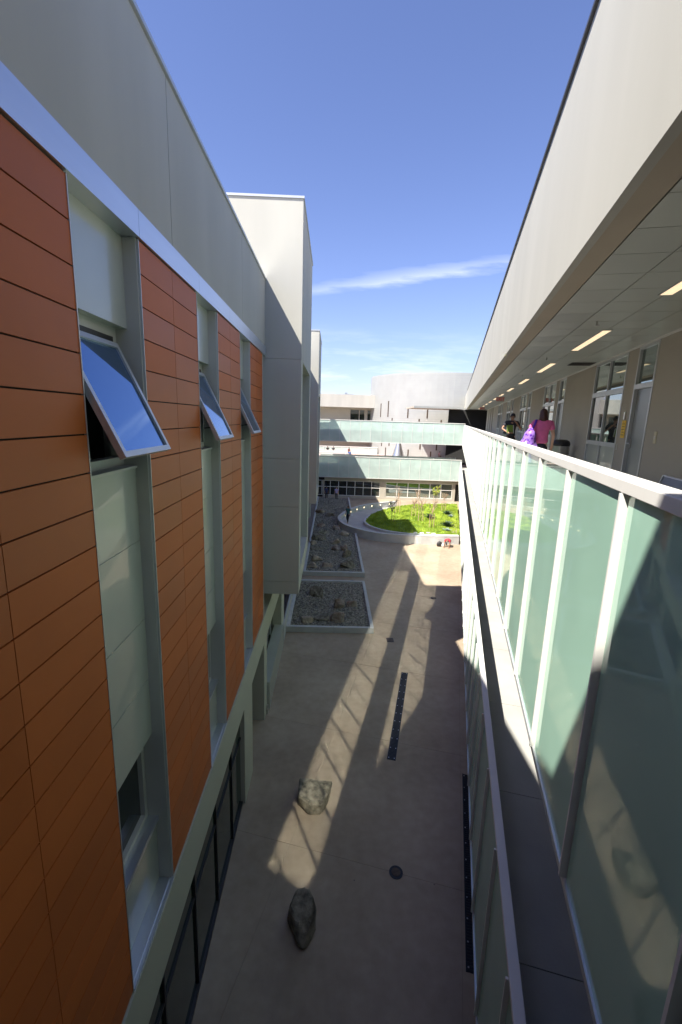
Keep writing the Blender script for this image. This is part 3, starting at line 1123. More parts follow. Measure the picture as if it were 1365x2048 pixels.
# far left building
FL = thing('far_pale_building', F0(4, 82, -5.86), 'far low pale building with overhanging white roof fascia left of the drum', 'building')
MB().box(-8, 12, 80, 80.3, 2.0, 4.15).build('roof_fascia', STUCCO, FL)
MB().box(-8, 12, 80.3, 96, 2.1, 4.0).build('roof', STUCCO, FL)
MB().box(-8, 12, 83, 83.3, -1.35, 2.1).build('upper_wall', STUCCO_T, FL)
m = MB()
for x in (3.2, 4.9, 6.3, 7.8):
    m.box(x, x + (1.5 if x < 4 else .8), 82.9, 82.99, -.8, 1.6)
m.build('window', PANE, FL)
MB().box(-8, 12, 80, 96, -1.9, -1.35).build('upper_floor', STUCCO_G, FL)
MB().box(-8, 12, 83, 83.3, -5.86, -1.9).build('lower_wall', STUCCO_T, FL)
MB().box(-8, 8.5, 79.95, 80.1, -3.1, -1.5).build('glass_band', GUARDF, FL)
g1 = guard('glass_guardrail', F0, -8, 7.8, 1.5, 77.5, -4.78, -5.86, 'short glass guard on the far terrace seen between the two bridges', None, WHITE, GUARDF) if False else None
g1 = thing('glass_guardrail', F0(0, 77.5, -5.86), 'short glass guard on the far terrace seen between the two bridges', 'guardrail')
MB().box(-6, 7.9, 77.45, 77.6, -4.75, -4.62).build('handrail', WHITE, g1)
for i in range(9):
    a = -6 + i * 1.54
    MB().box(a + .03, a + 1.5, 77.5, 77.53, -5.86, -4.75).build('glass_panel', GUARDF, g1)
    MB().box(a - .03, a + .03, 77.44, 77.5, -5.86, -4.75).build('post', FIN, g1)
sw_ = MB().box(-4, 2.2, 73.6, 74.2, -5.86, -5.35)
sw_.box(-4, 1.9, 74.2, 74.5, -5.86, -5.1)
o = sw_.build('terrace_seat_wall', BAYG)
tag(o, 'low grey seat wall on the terrace where people sit', 'wall')
# cone skylight
cn = thing('cone_skylight', F0(10.6, 71.5, -5.86), 'silver truncated cone skylight standing on the terrace before the drum', 'skylight')
MB().lathe(10.6, 71.5, [(1.05, -5.86), (.32, -3.35), (.30, -3.35)], 40).build('cone', STEEL, cn, smooth=False)
MB().lathe(10.6, 71.5, [(.36, -3.348), (.36, -3.28)], 32).build('rim', WHITE, cn)

# rooftop unit on far building
o = MB().box(2.0, 3.6, 86, 87.5, 4.0, 4.55).box(2.2, 2.6, 86.2, 86.6, 4.55, 4.8).build('roof_unit', STEEL)
tag(o, 'small mechanical unit on the roof of the far pale building', 'machine')

# ================================================================== COURTYARD
# planters
def planter(name, x0, x1, y0, y1, label, ztop=-10.0, bed=-10.38, open_far=False):
    r = thing(name, F0((x0 + x1) / 2, (y0 + y1) / 2, -10.3), label, 'planter')
    t = .17
    m = MB()
    step = 2.3
    x = x0
    k = 0
    while x < x1 - .01:
        xe = min(x + step, x1)
        m.box(x + .004, xe - .004, y0, y0 + t, -10.3, ztop)
        if not open_far:
            m.box(x + .004, xe - .004, y1 - t, y1, -10.3, ztop)
        x = xe
    y = y0 + t
    while y < y1 - t - .01:
        ye = min(y + step, y1 - (0 if open_far else t))
        m.box(x1 - t, x1, y + .004, ye - .004, -10.3, ztop)
        m.box(x0, x0 + t, y + .004, ye - .004, -10.3, ztop)
        y = ye
    m.build('kerb', CURB, r, bevel=.012)
    return r


planter('gravel_planter', -2.0, 2.3, 20.25, 26.8, 'near square gravel bed with concrete kerb below the projecting bay')
planter('gravel_planter', -1.7, 2.42, 28.3, 57.5, 'long gravel bed with concrete kerb running back to the far windows', open_far=True)
o = MB().box(-2.08, -2.0, 19.2, 26.5, -10.3, -9.45).build('planter_back_wall', CURB)
tag(o, 'low concrete wall at the back of the near gravel bed against the building', 'wall')

rnd = random.Random(4)
BEDS = [(-1.83, 2.13, 20.42, 26.63), (-1.53, 2.25, 28.47, 57.4)]
m = MB()
for (x0, x1, y0, y1) in BEDS:
    m.poly([(x0, y0, -10.2), (x1, y0, -10.2), (x1, y1, -10.2), (x0, y1, -10.2)])
o = m.build('gravel_soil', GRAVB)
tag(o, kind='stuff', label='dark stony soil beneath the gravel chips', cat='soil')
GRV = MB()
for bi, (x0, x1, y0, y1) in enumerate(BEDS):
    area = (x1 - x0) * (y1 - y0)
    dens = 240 if bi == 0 else 120
    for i in range(int(area * dens)):
        x = rnd.uniform(x0, x1); y = rnd.uniform(y0, y1)
        if bi == 1:
            y = y0 + (y1 - y0) * rnd.random() ** 1.5
        s = rnd.uniform(.04, .12)
        a = rnd.gauss(.9, .7)
        rise = .10 * (noise.noise(Vector((x * .5, y * .5, 3))) + .3)
        zc = -10.2 + max(0, rise) * .6 + rnd.uniform(0, .03)
        ca, sa = cos(a), sin(a)
        tilt = rnd.uniform(-.5, .5)
        L3 = s * rnd.uniform(.9, 1.6); W3 = s * rnd.uniform(.35, .7); H3 = s * rnd.uniform(.25, .5)
        n = len(GRV.v)
        for (p, q, h) in ((-1, -.7, 0), (.8, -1, 0), (1, .6, 0), (-.6, 1, 0), (-.5, -.5, 1), (.6, -.4, 1), (.4, .6, 1)):
            lx, ly, lz = p * L3, q * W3, h * H3 * 2 + p * tilt * L3 * .5
            GRV.v.append(F0(x + lx * ca - ly * sa, y + lx * sa + ly * ca, zc + lz))
        GRV.f += [[n, n + 1, n + 5, n + 4], [n + 1, n + 2, n + 6, n + 5], [n + 2, n + 3, n + 6], [n + 3, n, n + 4, n + 6], [n + 4, n + 5, n + 6]]
o = GRV.build('gravel', GRAV, fix=False)
tag(o, 'grey slate gravel chips filling the two beds', 'gravel', kind='stuff')


def rock(cx, cy, z, sx, sy, sz, seed, label, mt=None, rot=None, group=None, name='boulder', pts=None, tilt=0):
    r = random.Random(seed)
    bm = bmesh.new()
    if pts:
        vs = [bm.verts.new(p) for p in pts]
    else:
        for i in range(15):
            d = Vector((r.gauss(0, 1), r.gauss(0, 1), r.gauss(0, 1))).normalized()
            d = Vector((d.x, d.y, d.z if d.z > 0 else d.z * .4))
            k = r.uniform(.8, 1.05)
            bm.verts.new((d.x * sx / 2 * k, d.y * sy / 2 * k, d.z * sz * k))
    res = bmesh.ops.convex_hull(bm, input=bm.verts)
    junk = [g_ for g_ in res['geom_interior'] if isinstance(g_, bmesh.types.BMVert)]
    bmesh.ops.delete(bm, geom=junk, context='VERTS')
    bmesh.ops.bevel(bm, geom=list(bm.edges), offset=.035 * max(sx, sy), segments=1, affect='EDGES', profile=.6)
    bmesh.ops.triangulate(bm, faces=bm.faces)
    for _ in range(3):
        long_ = [e for e in bm.edges if e.calc_length() > .09 * max(sx, sy)]
        if not long_:
            break
        bmesh.ops.subdivide_edges(bm, edges=long_, cuts=1)
        bmesh.ops.triangulate(bm, faces=[f for f in bm.faces if len(f.verts) > 3])
    for v in bm.verts:
        p = v.co * 3.0 / max(sx, sy) + Vector((seed * 3.1, 0, 0))
        d = noise.noise(p) * .05 + abs(noise.noise(p * 2.6)) * -.05 + noise.noise(p * 8) * .018
        v.co += v.co.normalized() * d * max(sx, sy) * (.45 if pts else 1)
        if v.co.z < -.05 * sz:
            v.co.z = -.05 * sz + (v.co.z + .05 * sz) * .2
    bmesh.ops.recalc_face_normals(bm, faces=bm.faces)
    me = bpy.data.meshes.new(name)
    bm.to_mesh(me)
    bm.free()
    for p in me.polygons:
        p.use_smooth = True
    try:
        me.set_sharp_from_angle(angle=radians(18))
    except Exception:
        pass
    me.materials.append(mt or ROCK)
    o = bpy.data.objects.new(name, me)
    C.objects.link(o)
    o.location = (cx, cy, z + GZ)
    o.rotation_euler = (tilt, 0, rot if rot is not None else r.uniform(0, 6))
    tag(o, label, 'rock', group)
    return o


# the two loose rocks on the paving
rock(-.22, 10.35, -10.3, .95, .9, .5, 11, 'flat topped greenish boulder standing alone in the strip of light on the paving', ROCK, rot=0,
     pts=[(-.47, .42, 0), (.45, .44, 0), (.5, .40, .34), (-.44, .45, .40), (-.45, -.15, .38), (.42, .05, .36), (-.1, -.36, .33), (.22, -.36, .30),
          (-.12, -.42, 0), (.2, -.42, 0), (-.46, -.1, 0), (.4, 0, 0)])
rock(-.36, 7.35, -10.3, .8, 1.05, .52, 15, 'dark pointed boulder standing alone on the shaded paving nearest the camera', ROCK, rot=0,
     pts=[(-.33, .05, 0), (-.22, .42, 0), (.12, .52, 0), (.3, .3, 0), (.3, -.2, 0), (.1, -.5, 0), (-.05, -.48, .1), (-.28, .05, .4), (-.15, .35, .48),
          (.1, .42, .5), (.24, .15, .45), (.2, -.15, .36), (-.1, -.2, .38), (.08, -.42, .2)])
RK1 = [(-.62, 24.6, 1.25, .9, .5, 0, 'broad tan and grey boulder at the back left of the near gravel bed'),
       (.62, 23.0, .95, .8, .5, 2, 'brown boulder left of its twin at the middle right of the near bed'),
       (1.3, 23.1, .7, .7, .42, 2, 'smaller brown boulder, right of the pair in the near bed'),
       (-.25, 21.35, 1.1, .8, .42, 0, 'grey flat boulder at the front centre of the near gravel bed'),
       (-1.0, 21.05, .8, .6, .35, 1, 'low tan rock at the front left of the near gravel bed'),
       (.55, 21.2, .9, .8, .62, 2, 'tall reddish brown boulder at the front of the near gravel bed')]
mts = [ROCK, ROCKT, ROCKR]
for k, (x, y, a, b2, c, mi, lab) in enumerate(RK1):
    rock(x, y, -10.12, a * 1.15, b2 * 1.15, c * 1.2, 30 + k, lab, mts[mi], rot=.3 * (k % 3) - .3, group='boulders in the near gravel bed')
RK2 = [(-1.2, 29.6, .9, .6, .32, 1, 'flat tan stone at the front left corner of the long bed'),
       (-.1, 29.6, .8, .6, .35, 1, 'pale tan stone at the front centre of the long bed'),
       (1.25, 29.8, 1.35, .95, .55, 0, 'wide pale grey boulder at the front right of the long bed'),
       (1.5, 32.0, 1.15, .9, .62, 0, 'blocky grey boulder behind the front right one in the long bed'),
       (-1.0, 31.0, 1.1, .9, .45, 1, 'tan boulder at the left near the front of the long bed'),
       (-1.0, 33.9, 1.0, .8, .3, 0, 'low grey stone on the left of the long bed beside the reddish pair'),
       (.5, 34.0, 1.1, .9, .45, 2, 'reddish boulder, left one of the middle pair in the long bed'),
       (1.25, 33.9, .9, .8, .4, 2, 'reddish boulder, right one of the middle pair in the long bed'),
       (.5, 35.8, .95, .8, .45, 1, 'tan boulder behind the reddish pair in the long bed'),
       (-1.3, 35.3, .9, .8, .35, 1, 'pale brown stone by the left kerb halfway along the long bed'),
       (-.9, 36.9, 1.4, 1.1, .5, 0, 'broad green grey boulder halfway along the left of the long bed'),
       (-.65, 38.7, 1.5, 1.1, .4, 0, 'long flat grey boulder beyond the broad one on the left'),
       (1.3, 38.5, .95, .8, .4, 1, 'lone buff boulder by the right kerb of the long bed, near the ring wall'),
       (.55, 40.7, 1.0, .8, .4, 2, 'brown boulder in the centre of the long bed beside the ring wall'),
       (-.85, 41.4, 1.0, .8, .35, 2, 'dark brown stone on the left beyond the flat grey boulder'),
       (-1.1, 47.6, 1.3, 1.0, .5, 2, 'reddish boulder far back on the left of the long bed'),
       (.0, 46.2, 1.0, .9, .4, 0, 'grey boulder far back in the centre of the long bed')]
for k, (x, y, a, b2, c, mi, lab) in enumerate(RK2):
    rock(x, y, -10.12, a * 1.2, b2 * 1.2, c * 1.25, 60 + k, lab, mts[mi], rot=.4 * (k % 4) - .5, group='boulders in the long gravel bed')


# drains and covers
def trench(p0, p1, wdt, label):
    r = thing('trench_drain', F0((p0[0] + p1[0]) / 2, (p0[1] + p1[1]) / 2, -10.3), label, 'drain', 'trench drains in the paving')
    a = Vector(p0); b = Vector(p1)
    d = (b - a); L = d.length; d.normalize(); nrm = Vector((d.y, -d.x))

    def FD(s, t, z):
        p = a + d * s + nrm * t
        return F0(p.x, p.y, z)
    MB(FD).box(0, L, -wdt / 2, wdt / 2, -10.3, -10.296).build('channel', BLACKP, r)
    m = MB(FD)
    n = int(L / .06)
    for i in range(n):
        s = L * (i + .5) / n
        m.box(s - .016, s + .016, -wdt / 2 + .03, wdt / 2 - .03, -10.295, -10.286)
    m.box(0, L, -wdt / 2, -wdt / 2 + .03, -10.295, -10.284).box(0, L, wdt / 2 - .03, wdt / 2, -10.295, -10.284)
    m.build('grate', IRON, r)
    n = max(2, int(L / .45))
    for i in range(n + 1):
        for t in (-wdt / 2 + .05, wdt / 2 - .05):
            s = .08 + (L - .16) * i / n
            MB(FD).box(s - .014, s + .014, t - .014, t + .014, -10.2855, -10.281).build('bolt', STEELDOT, r)


trench((2.10, 11.95), (3.30, 16.85), .27, 'slanting black trench drain crossing the second strip of light')
trench((2.97, 6.5), (4.3, 11.4), .27, 'long black trench drain hugging the foot of the glass guard')
s = thing('round_drain_cover', F0(1.76, 8.44, -10.3), 'round rusty drain cover on the shaded paving near the camera', 'drain cover')
MB().lathe(1.76, 8.44, [(.16, -10.3), (.16, -10.285)], 32).build('rim', IRON, s)
MB().lathe(1.76, 8.44, [(.105, -10.2845), (.10, -10.278), (.03, -10.276)], 32).build('cover', IRON2, s)
for (x, y, r_, lab) in ((6.3, 24.95, .17, 'small round drain cover at the edge of the second strip of light'),
                        (1.55, 27.5, .15, 'small round drain cover on the paving between the two gravel beds')):
    s = thing('round_drain_cover', F0(x, y, -10.3), lab, 'drain cover')
    MB().lathe(x, y, [(r_, -10.3), (r_, -10.285)], 24).build('rim', IRON, s)
    MB().lathe(x, y, [(r_ * .6, -10.2845), (r_ * .55, -10.28)], 24).build('cover', IRON2, s)
s = thing('square_drain_cover', F0(3.05, 19.66, -10.3), 'small square dark drain cover between the strips of light', 'drain cover')
MB().box(2.87, 3.2, 19.45, 19.85, -10.3, -10.288).build('rim', IRON, s)
MB().box(2.91, 3.16, 19.49, 19.81, -10.2875, -10.282).build('cover', IRON2, s)
o = MB().box(-2.12, -2.0, 14.05, 14.2, -10.3, -10.12).tube([(-2.03, 14.12, -10.12), (-2.03, 14.12, -9.98)], .03, 8).build('hose_tap', STEEL)
tag(o, 'small metal hose tap at the foot of the pier past the doorway', 'tap')


# ------------------------------------------------------------------ ring wall, ramp and lawn
def smooth_line(pts, n=6):
    out = []
    P = [Vector(p) for p in pts]
    for i in range(len(P) - 1):
        p0 = P[max(i - 1, 0)]; p1 = P[i]; p2 = P[i + 1]; p3 = P[min(i + 2, len(P) - 1)]
        for k in range(n):
            t = k / n
            out.append(.5 * ((2 * p1) + (-p0 + p2) * t + (2 * p0 - 5 * p1 + 4 * p2 - p3) * t * t + (-p0 + 3 * p1 - 3 * p2 + p3) * t ** 3))
    out.append(P[-1])
    return [(p.x, p.y) for p in out]


outer = smooth_line([(7.9, 53.2), (5.6, 51.9), (3.5, 50.0), (2.0, 47.5), (1.05, 44.8), (.78, 42.7), (1.25, 40.5), (2.45, 38.7), (4.1, 37.4), (6.0, 36.9), (8.3, 36.75), (11.15, 36.95)])
inner = smooth_line([(15.0, 52.6), (12.6, 52.3), (10.2, 51.4), (8.05, 50.1), (5.9, 47.9), (4.2, 45.2), (3.45, 43), (3.25, 41.5), (3.7, 39.9), (4.74, 38.5), (6.4, 37.6), (8.4, 37.25), (11.2, 37.3)])
RW = thing('ring_wall', F0(3, 44, -10.3), 'curved concrete wall sweeping round the ramp and oval lawn', 'wall')
ZR = -9.60
MB().strip(outer, 0, .28, -10.3, ZR).build('concrete_wall', CURB, RW)
MB().strip(outer, -.015, .30, ZR, ZR + .045).build('coping', CURB, RW)
LK2 = thing('lawn_kerb', F0(8, 42, -10.3), 'inner curved concrete kerb holding the oval lawn', 'kerb')
MB().strip(inner, 0, .22, -10.3, -9.56).build('kerb', CURB, LK2)
# ramp between the two walls
rm = MB()
ol = outer[:]
il = inner[:]


def resample(line, n):
    P = [Vector(p) for p in line]
    L = [0]
    for a, b2 in zip(P[:-1], P[1:]):
        L.append(L[-1] + (b2 - a).length)
    out = []
    for i in range(n):
        s = L[-1] * i / (n - 1)
        for k in range(len(L) - 1):
            if L[k + 1] >= s - 1e-9:
                t = (s - L[k]) / max(1e-9, L[k + 1] - L[k])
                out.append(P[k].lerp(P[k + 1], t))
                break
    return out


ro = resample(outer, 40)
ri = resample(inner, 40)
for i in range(39):
    h0 = -10.25 + .55 * min(1, i / 34)
    h1 = -10.25 + .55 * min(1, (i + 1) / 34)
    rm.poly([(ro[i].x, ro[i].y, h0), (ri[i].x, ri[i].y, h0), (ri[i + 1].x, ri[i + 1].y, h1), (ro[i + 1].x, ro[i + 1].y, h1)])
tag(rm.build('ramp_path', CONC), kind='structure')
# step lights on the inside of the ring wall
lp = [(268, 370), (310, 343), (360, 328), (414, 312), (477, 297), (545, 284), (620, 277), (697, 270)]
ordn = ['lowest left', 'second', 'third', 'fourth', 'fifth', 'sixth', 'seventh', 'last, farthest right']
for k, (cx_, cy_) in enumerate(lp):
    d = ray(620 + cx_ / 4.403, 950 + cy_ / 4.403)
    # walk along the ray to the ring wall's inner face
    best = None
    for i in range(len(outer) - 1):
        a = Vector(outer[i]); b2 = Vector(outer[i + 1])
        e = b2 - a
        nn = Vector((-e.y, e.x)).normalized()
        a2 = a + nn * .29
        den = d.x * e.y - d.y * e.x
        if abs(den) < 1e-9:
            continue
        tt = (a2.x * e.y - a2.y * e.x) / den
        ss = ((d.x * tt - a2.x) * e.x + (d.y * tt - a2.y) * e.y) / e.length_squared
        if 0 <= ss <= 1 and tt > 0 and d.y * tt > 42:
            best = (d.x * tt, d.y * tt, atan2(e.y, e.x), nn)
    if best is None:
        continue
    x, y, a, nn = best
    s = thing('step_light', F0(x, y, -9.85), 'small lit lamp set in the ring wall beside the ramp, %s of eight' % ordn[k], 'light', 'step lights in the ring wall')

    def FS(p, q, z, x=x, y=y, a=a):
        return F0(x + p * cos(a) - q * sin(a), y + p * sin(a) + q * cos(a), z)
    MB(FS).box(-.10, .10, .0, .02, -9.90, -9.72).build('surround', ALU2, s)
    MB(FS).box(-.07, .07, .021, .035, -9.88, -9.74).build('lens', STEPL, s)

# lawn mound
ip = [Vector(p) for p in inner]
LC = Vector((9.6, 44.5))
poly = [p + (LC - p).normalized() * .22 for p in ip]
# close against the gallery side
poly_closed = poly + [Vector(tuple(FR(38.8, .86, 0).xy)) if False else Vector((11.35, 37.5)), Vector((15.2, 52.4))]


def inside(x, y):
    c = False
    n = len(poly_closed)
    j = n - 1
    for i in range(n):
        xi, yi = poly_closed[i]; xj, yj = poly_closed[j]
        if (yi > y) != (yj > y) and x < (xj - xi) * (y - yi) / (yj - yi) + xi:
            c = not c
        j = i
    return c


def lawn_z(x, y):
    d = ((x - 9.8) / 6.5) ** 2 + ((y - 45) / 8) ** 2
    return -9.60 + .18 * max(0, 1 - d) + .03 * noise.noise(Vector((x * .6, y * .6, 0)))


m = MB()
n0 = len(poly_closed)
m.v = [F0(p.x, p.y, -9.60) for p in poly_closed]
rings = 7
cen = Vector((9.4, 44.6))
for r in range(1, rings):
    for p in poly_closed:
        q = p.lerp(cen, r / rings)
        m.v.append(F0(q.x, q.y, lawn_z(q.x, q.y)))
m.v.append(F0(cen.x, cen.y, lawn_z(cen.x, cen.y)))
for r in range(rings - 1):
    for i in range(n0):
        j = (i + 1) % n0
        m.f.append([r * n0 + i, r * n0 + j, (r + 1) * n0 + j, (r + 1) * n0 + i])
for i in range(n0):
    m.f.append([(rings - 1) * n0 + i, (rings - 1) * n0 + (i + 1) % n0, rings * n0])
tag(m.build('lawn_ground', TURF), kind='structure')
gm = MB()
cnt = 0
while cnt < 30000:
    x = rnd.uniform(3, 15.3); y = rnd.uniform(37, 52.8)
    if not inside(x, y):
        continue
    cnt += 1
    z = lawn_z(x, y) - .01
    a = rnd.uniform(0, 2 * pi)
    h = rnd.uniform(.06, .15) * (1 + .7 * noise.noise(Vector((x * 1.3, y * 1.3, 5))))
    ww = rnd.uniform(.02, .045)
    lx, ly = rnd.uniform(-.07, .07), rnd.uniform(-.07, .07)
    n = len(gm.v)
    gm.v += [F0(x - ww * cos(a), y - ww * sin(a), z), F0(x + ww * cos(a), y + ww * sin(a), z), F0(x + lx, y + ly, z + h)]
    gm.f.append([n, n + 1, n + 2])
o = gm.build('grass', BLADE, fix=False)
tag(o, 'bright green grass blades covering the oval lawn', 'grass', kind='stuff')
# strip of tan mulch by the gallery edge
o = MB().strip([(11.25, 38.0), (11.9, 40.5), (12.6, 42.8)], -.0, .5, -9.6, -9.53).build('mulch_strip', ROCKT)
tag(o, kind='stuff', label='tan mulch strip along the right edge of the lawn', cat='mulch')
# flat white markers
for k, (x, y) in enumerate([(7.5, 37.75), (8.05, 37.7), (8.65, 37.85), (9.05, 37.6)]):
    o = MB().box(x - .17, x + .17, y - .1, y + .1, -9.6, -9.5).build('lawn_marker', WHITE, bevel=.02)
    tag(o, 'flat white block in the grass by the front kerb, %s from the left' % ['first', 'second', 'third', 'fourth'][k], 'block', 'white blocks along the lawn edge')


def sapling(x, y, h, seed, label, leafm, nleaf, leafsize, stakes=2, barkm=None, spread=.35):
    r = random.Random(seed)
    z = lawn_z(x, y)
    t = thing('sapling', F0(x, y, z), label, 'tree', 'young staked trees on the lawn')
    tips = []
    m = MB()
    top = (x + r.uniform(-.06, .06), y, z + h * .78)
    m.tube([(x, y, z - .05), (x + r.uniform(-.03, .03), y, z + h * .4), top], [.035, .028, .018], 6)
    m.build('trunk', barkm or BARK, t, smooth=True)
    c = MB()
    for i in range(13):
        a = r.uniform(0, 2 * pi)
        b0 = z + h * r.uniform(.45, .78)
        L = h * r.uniform(.16, .30)
        e = (x + cos(a) * L * spread * 2.0, y + sin(a) * L * spread * 2.0, b0 + L)
        mid = (x + cos(a) * L * spread * .9, y + sin(a) * L * spread * .9, b0 + L * .45)
        c.tube([(x, y, b0), mid, e], [.016, .012, .006], 5)
        tips += [mid, e]
        for q in range(2):
            a2 = a + r.uniform(-1, 1)
            e2 = (mid[0] + cos(a2) * L * .4, mid[1] + sin(a2) * L * .4, mid[2] + L * .5)
            c.tube([mid, e2], [.009, .004], 4)
            tips.append(e2)
    c.build('branches', barkm or BARK, t)
    f = MB()
    for i in range(nleaf):
        p = r.choice(tips)
        px, py, pz = (p[j] + r.gauss(0, .07) for j in range(3))
        s = leafsize * r.uniform(.6, 1.2)
        d1 = Vector((r.gauss(0, 1), r.gauss(0, 1), r.gauss(0, 1))).normalized() * s
        d2 = Vector((r.gauss(0, 1), r.gauss(0, 1), r.gauss(0, 1))).normalized() * s * .5
        n = len(f.v)
        b = F0(px, py, pz)
        f.v += [b - d1, b + d2, b + d1, b - d2]
        f.f.append([n, n + 1, n + 2, n + 3])
    if nleaf:
        f.build('crown', leafm, t, fix=False)
    for s in range(stakes):
        sx = -1 if s else 1
        MB().tube([(x + sx * .2, y + .02, z - .05), (x + sx * .2, y + .02, z + h * .52)], .028, 6).build('stake', STAKE, t)
        MB().tube([(x + sx * .2, y, z + h * .46), (x, y - .03, z + h * .47)], .01, 4).build('tie', BLACKP, t)


SP = [(7.05, 45.6, 2.75, 'bare pinkish sapling with two stakes, tallest at the back left of the lawn', LEAFB, 60, .05, 2),
      (5.9, 41.5, 2.1, 'small dark leafed sapling in the shaded left part of the lawn', LEAFD, 260, .06, 1),
      (8.45, 44.0, 1.9, 'thin bare sapling with pale stakes, left of the centre pair', LEAFB, 50, .05, 2),
      (9.5, 48.2, 2.3, 'bare sapling behind the centre of the lawn', LEAFB, 60, .05, 2),
      (8.75, 42.0, 2.6, 'tall bare sapling at the centre of the lawn', LEAFB, 70, .05, 2),
      (9.3, 39.6, 2.6, 'slender green tipped sapling between stakes nearest the front kerb', LEAFD, 90, .045, 2),
      (12.0, 50.2, 2.3, 'sapling with bright yellow green leaves at the back of the lawn', LEAFY, 420, .08, 2),
      (12.2, 47.0, 2.1, 'bare orange barked sapling at the right of the lawn beside the yellow green one', LEAFB, 90, .05, 2)]
for k, (x, y, h, lab, lm, nl, ls, st) in enumerate(SP):
    sapling(x, y, h, 100 + k, lab, lm, nl, ls, st)


def agave(x, y, r0, seed, label, mt, n=26):
    r = random.Random(seed)
    z = lawn_z(x, y)
    t = MB()
    for i in range(n):
        a = 2.399 * i
        el = radians(18 + 62 * i / n + r.uniform(-6, 6))
        L = r0 * (1 - .35 * i / n) * r.uniform(.85, 1.1)
        dx, dy = cos(a), sin(a)
        px, py = -dy, dx
        wv_ = r0 * .10
        n0_ = len(t.v)
        for s, wf in ((0, .6), (.35, 1), (.7, .7), (1, .04)):
            bx = x + dx * L * s * cos(el)
            by = y + dy * L * s * cos(el)
            bz = z + .02 + L * s * sin(el) * (1 - .15 * s)
            t.v.append(F0(bx - px * wv_ * wf, by - py * wv_ * wf, bz + wv_ * .3))
            t.v.append(F0(bx, by, bz - .01))
            t.v.append(F0(bx + px * wv_ * wf, by + py * wv_ * wf, bz + wv_ * .3))
        for s in range(3):
            b = n0_ + s * 3
            t.f += [[b, b + 1, b + 4, b + 3], [b + 1, b + 2, b + 5, b + 4]]
    o = t.build('agave', mt, origin=F0(x, y, z), fix=False)
    tag(o, label, 'plant', 'agaves on the lawn')


agave(12.2, 45.3, .75, 1, 'spiky dark green agave farthest back on the right of the lawn', AGD, 34)
agave(12.2, 44.0, .5, 2, 'small pale blue agave just in front of the back dark one', AGB, 24)
agave(9.9, 43.2, .8, 3, 'spiky dark agave behind the slender stakes at mid lawn', AGD, 34)
agave(10.85, 40.2, .85, 4, 'largest spiky dark agave, near the front right of the lawn', AGD, 38)
agave(10.45, 38.5, .5, 5, 'small pale blue agave nearest the front kerb', AGB, 24)


# ================================================================== PEOPLE
def skinned(name, nd, edges, mt, parent, xf, root, sub=1):
    names = list(nd)
    me = bpy.data.meshes.new(name)
    me.from_pydata([nd[k][0] for k in names], [(names.index(a), names.index(b2)) for a, b2 in edges], [])
    o = bpy.data.objects.new(name, me)
    C.objects.link(o)
    md = o.modifiers.new('s', 'SKIN')
    md.use_smooth_shade = True
    for i, k in enumerate(names):
        rr = nd[k][1]
        if isinstance(rr, (int, float)):
            rr = (rr, rr)
        me.skin_vertices[0].data[i].radius = rr
        me.skin_vertices[0].data[i].use_root = (k == root)
    if sub:
        sb = o.modifiers.new('u', 'SUBSURF')
        sb.levels = sub
        sb.render_levels = sub
    dg = bpy.context.evaluated_depsgraph_get()
    me2 = bpy.data.meshes.new_from_object(o.evaluated_get(dg))
    me2.name = name
    bpy.data.objects.remove(o)
    me2.transform(xf)
    me2.materials.clear()
    me2.materials.append(mt)
    for p in me2.polygons:
        p.use_smooth = True
    ob = bpy.data.objects.new(name, me2)
    C.objects.link(ob)
    ob.parent = parent
    return ob


def flat(name, c, rough=.7):
    return mat(name, c, rough, var=.12, scale=6)


SKIN_L = flat('light skin', (.62, .38, .27), .5)
SKIN_D = flat('tan skin', (.34, .18, .11), .5)
HAIRB = flat('brown hair', (.075, .032, .02), .5)
HAIRK = flat('black hair', (.012, .010, .010), .5)


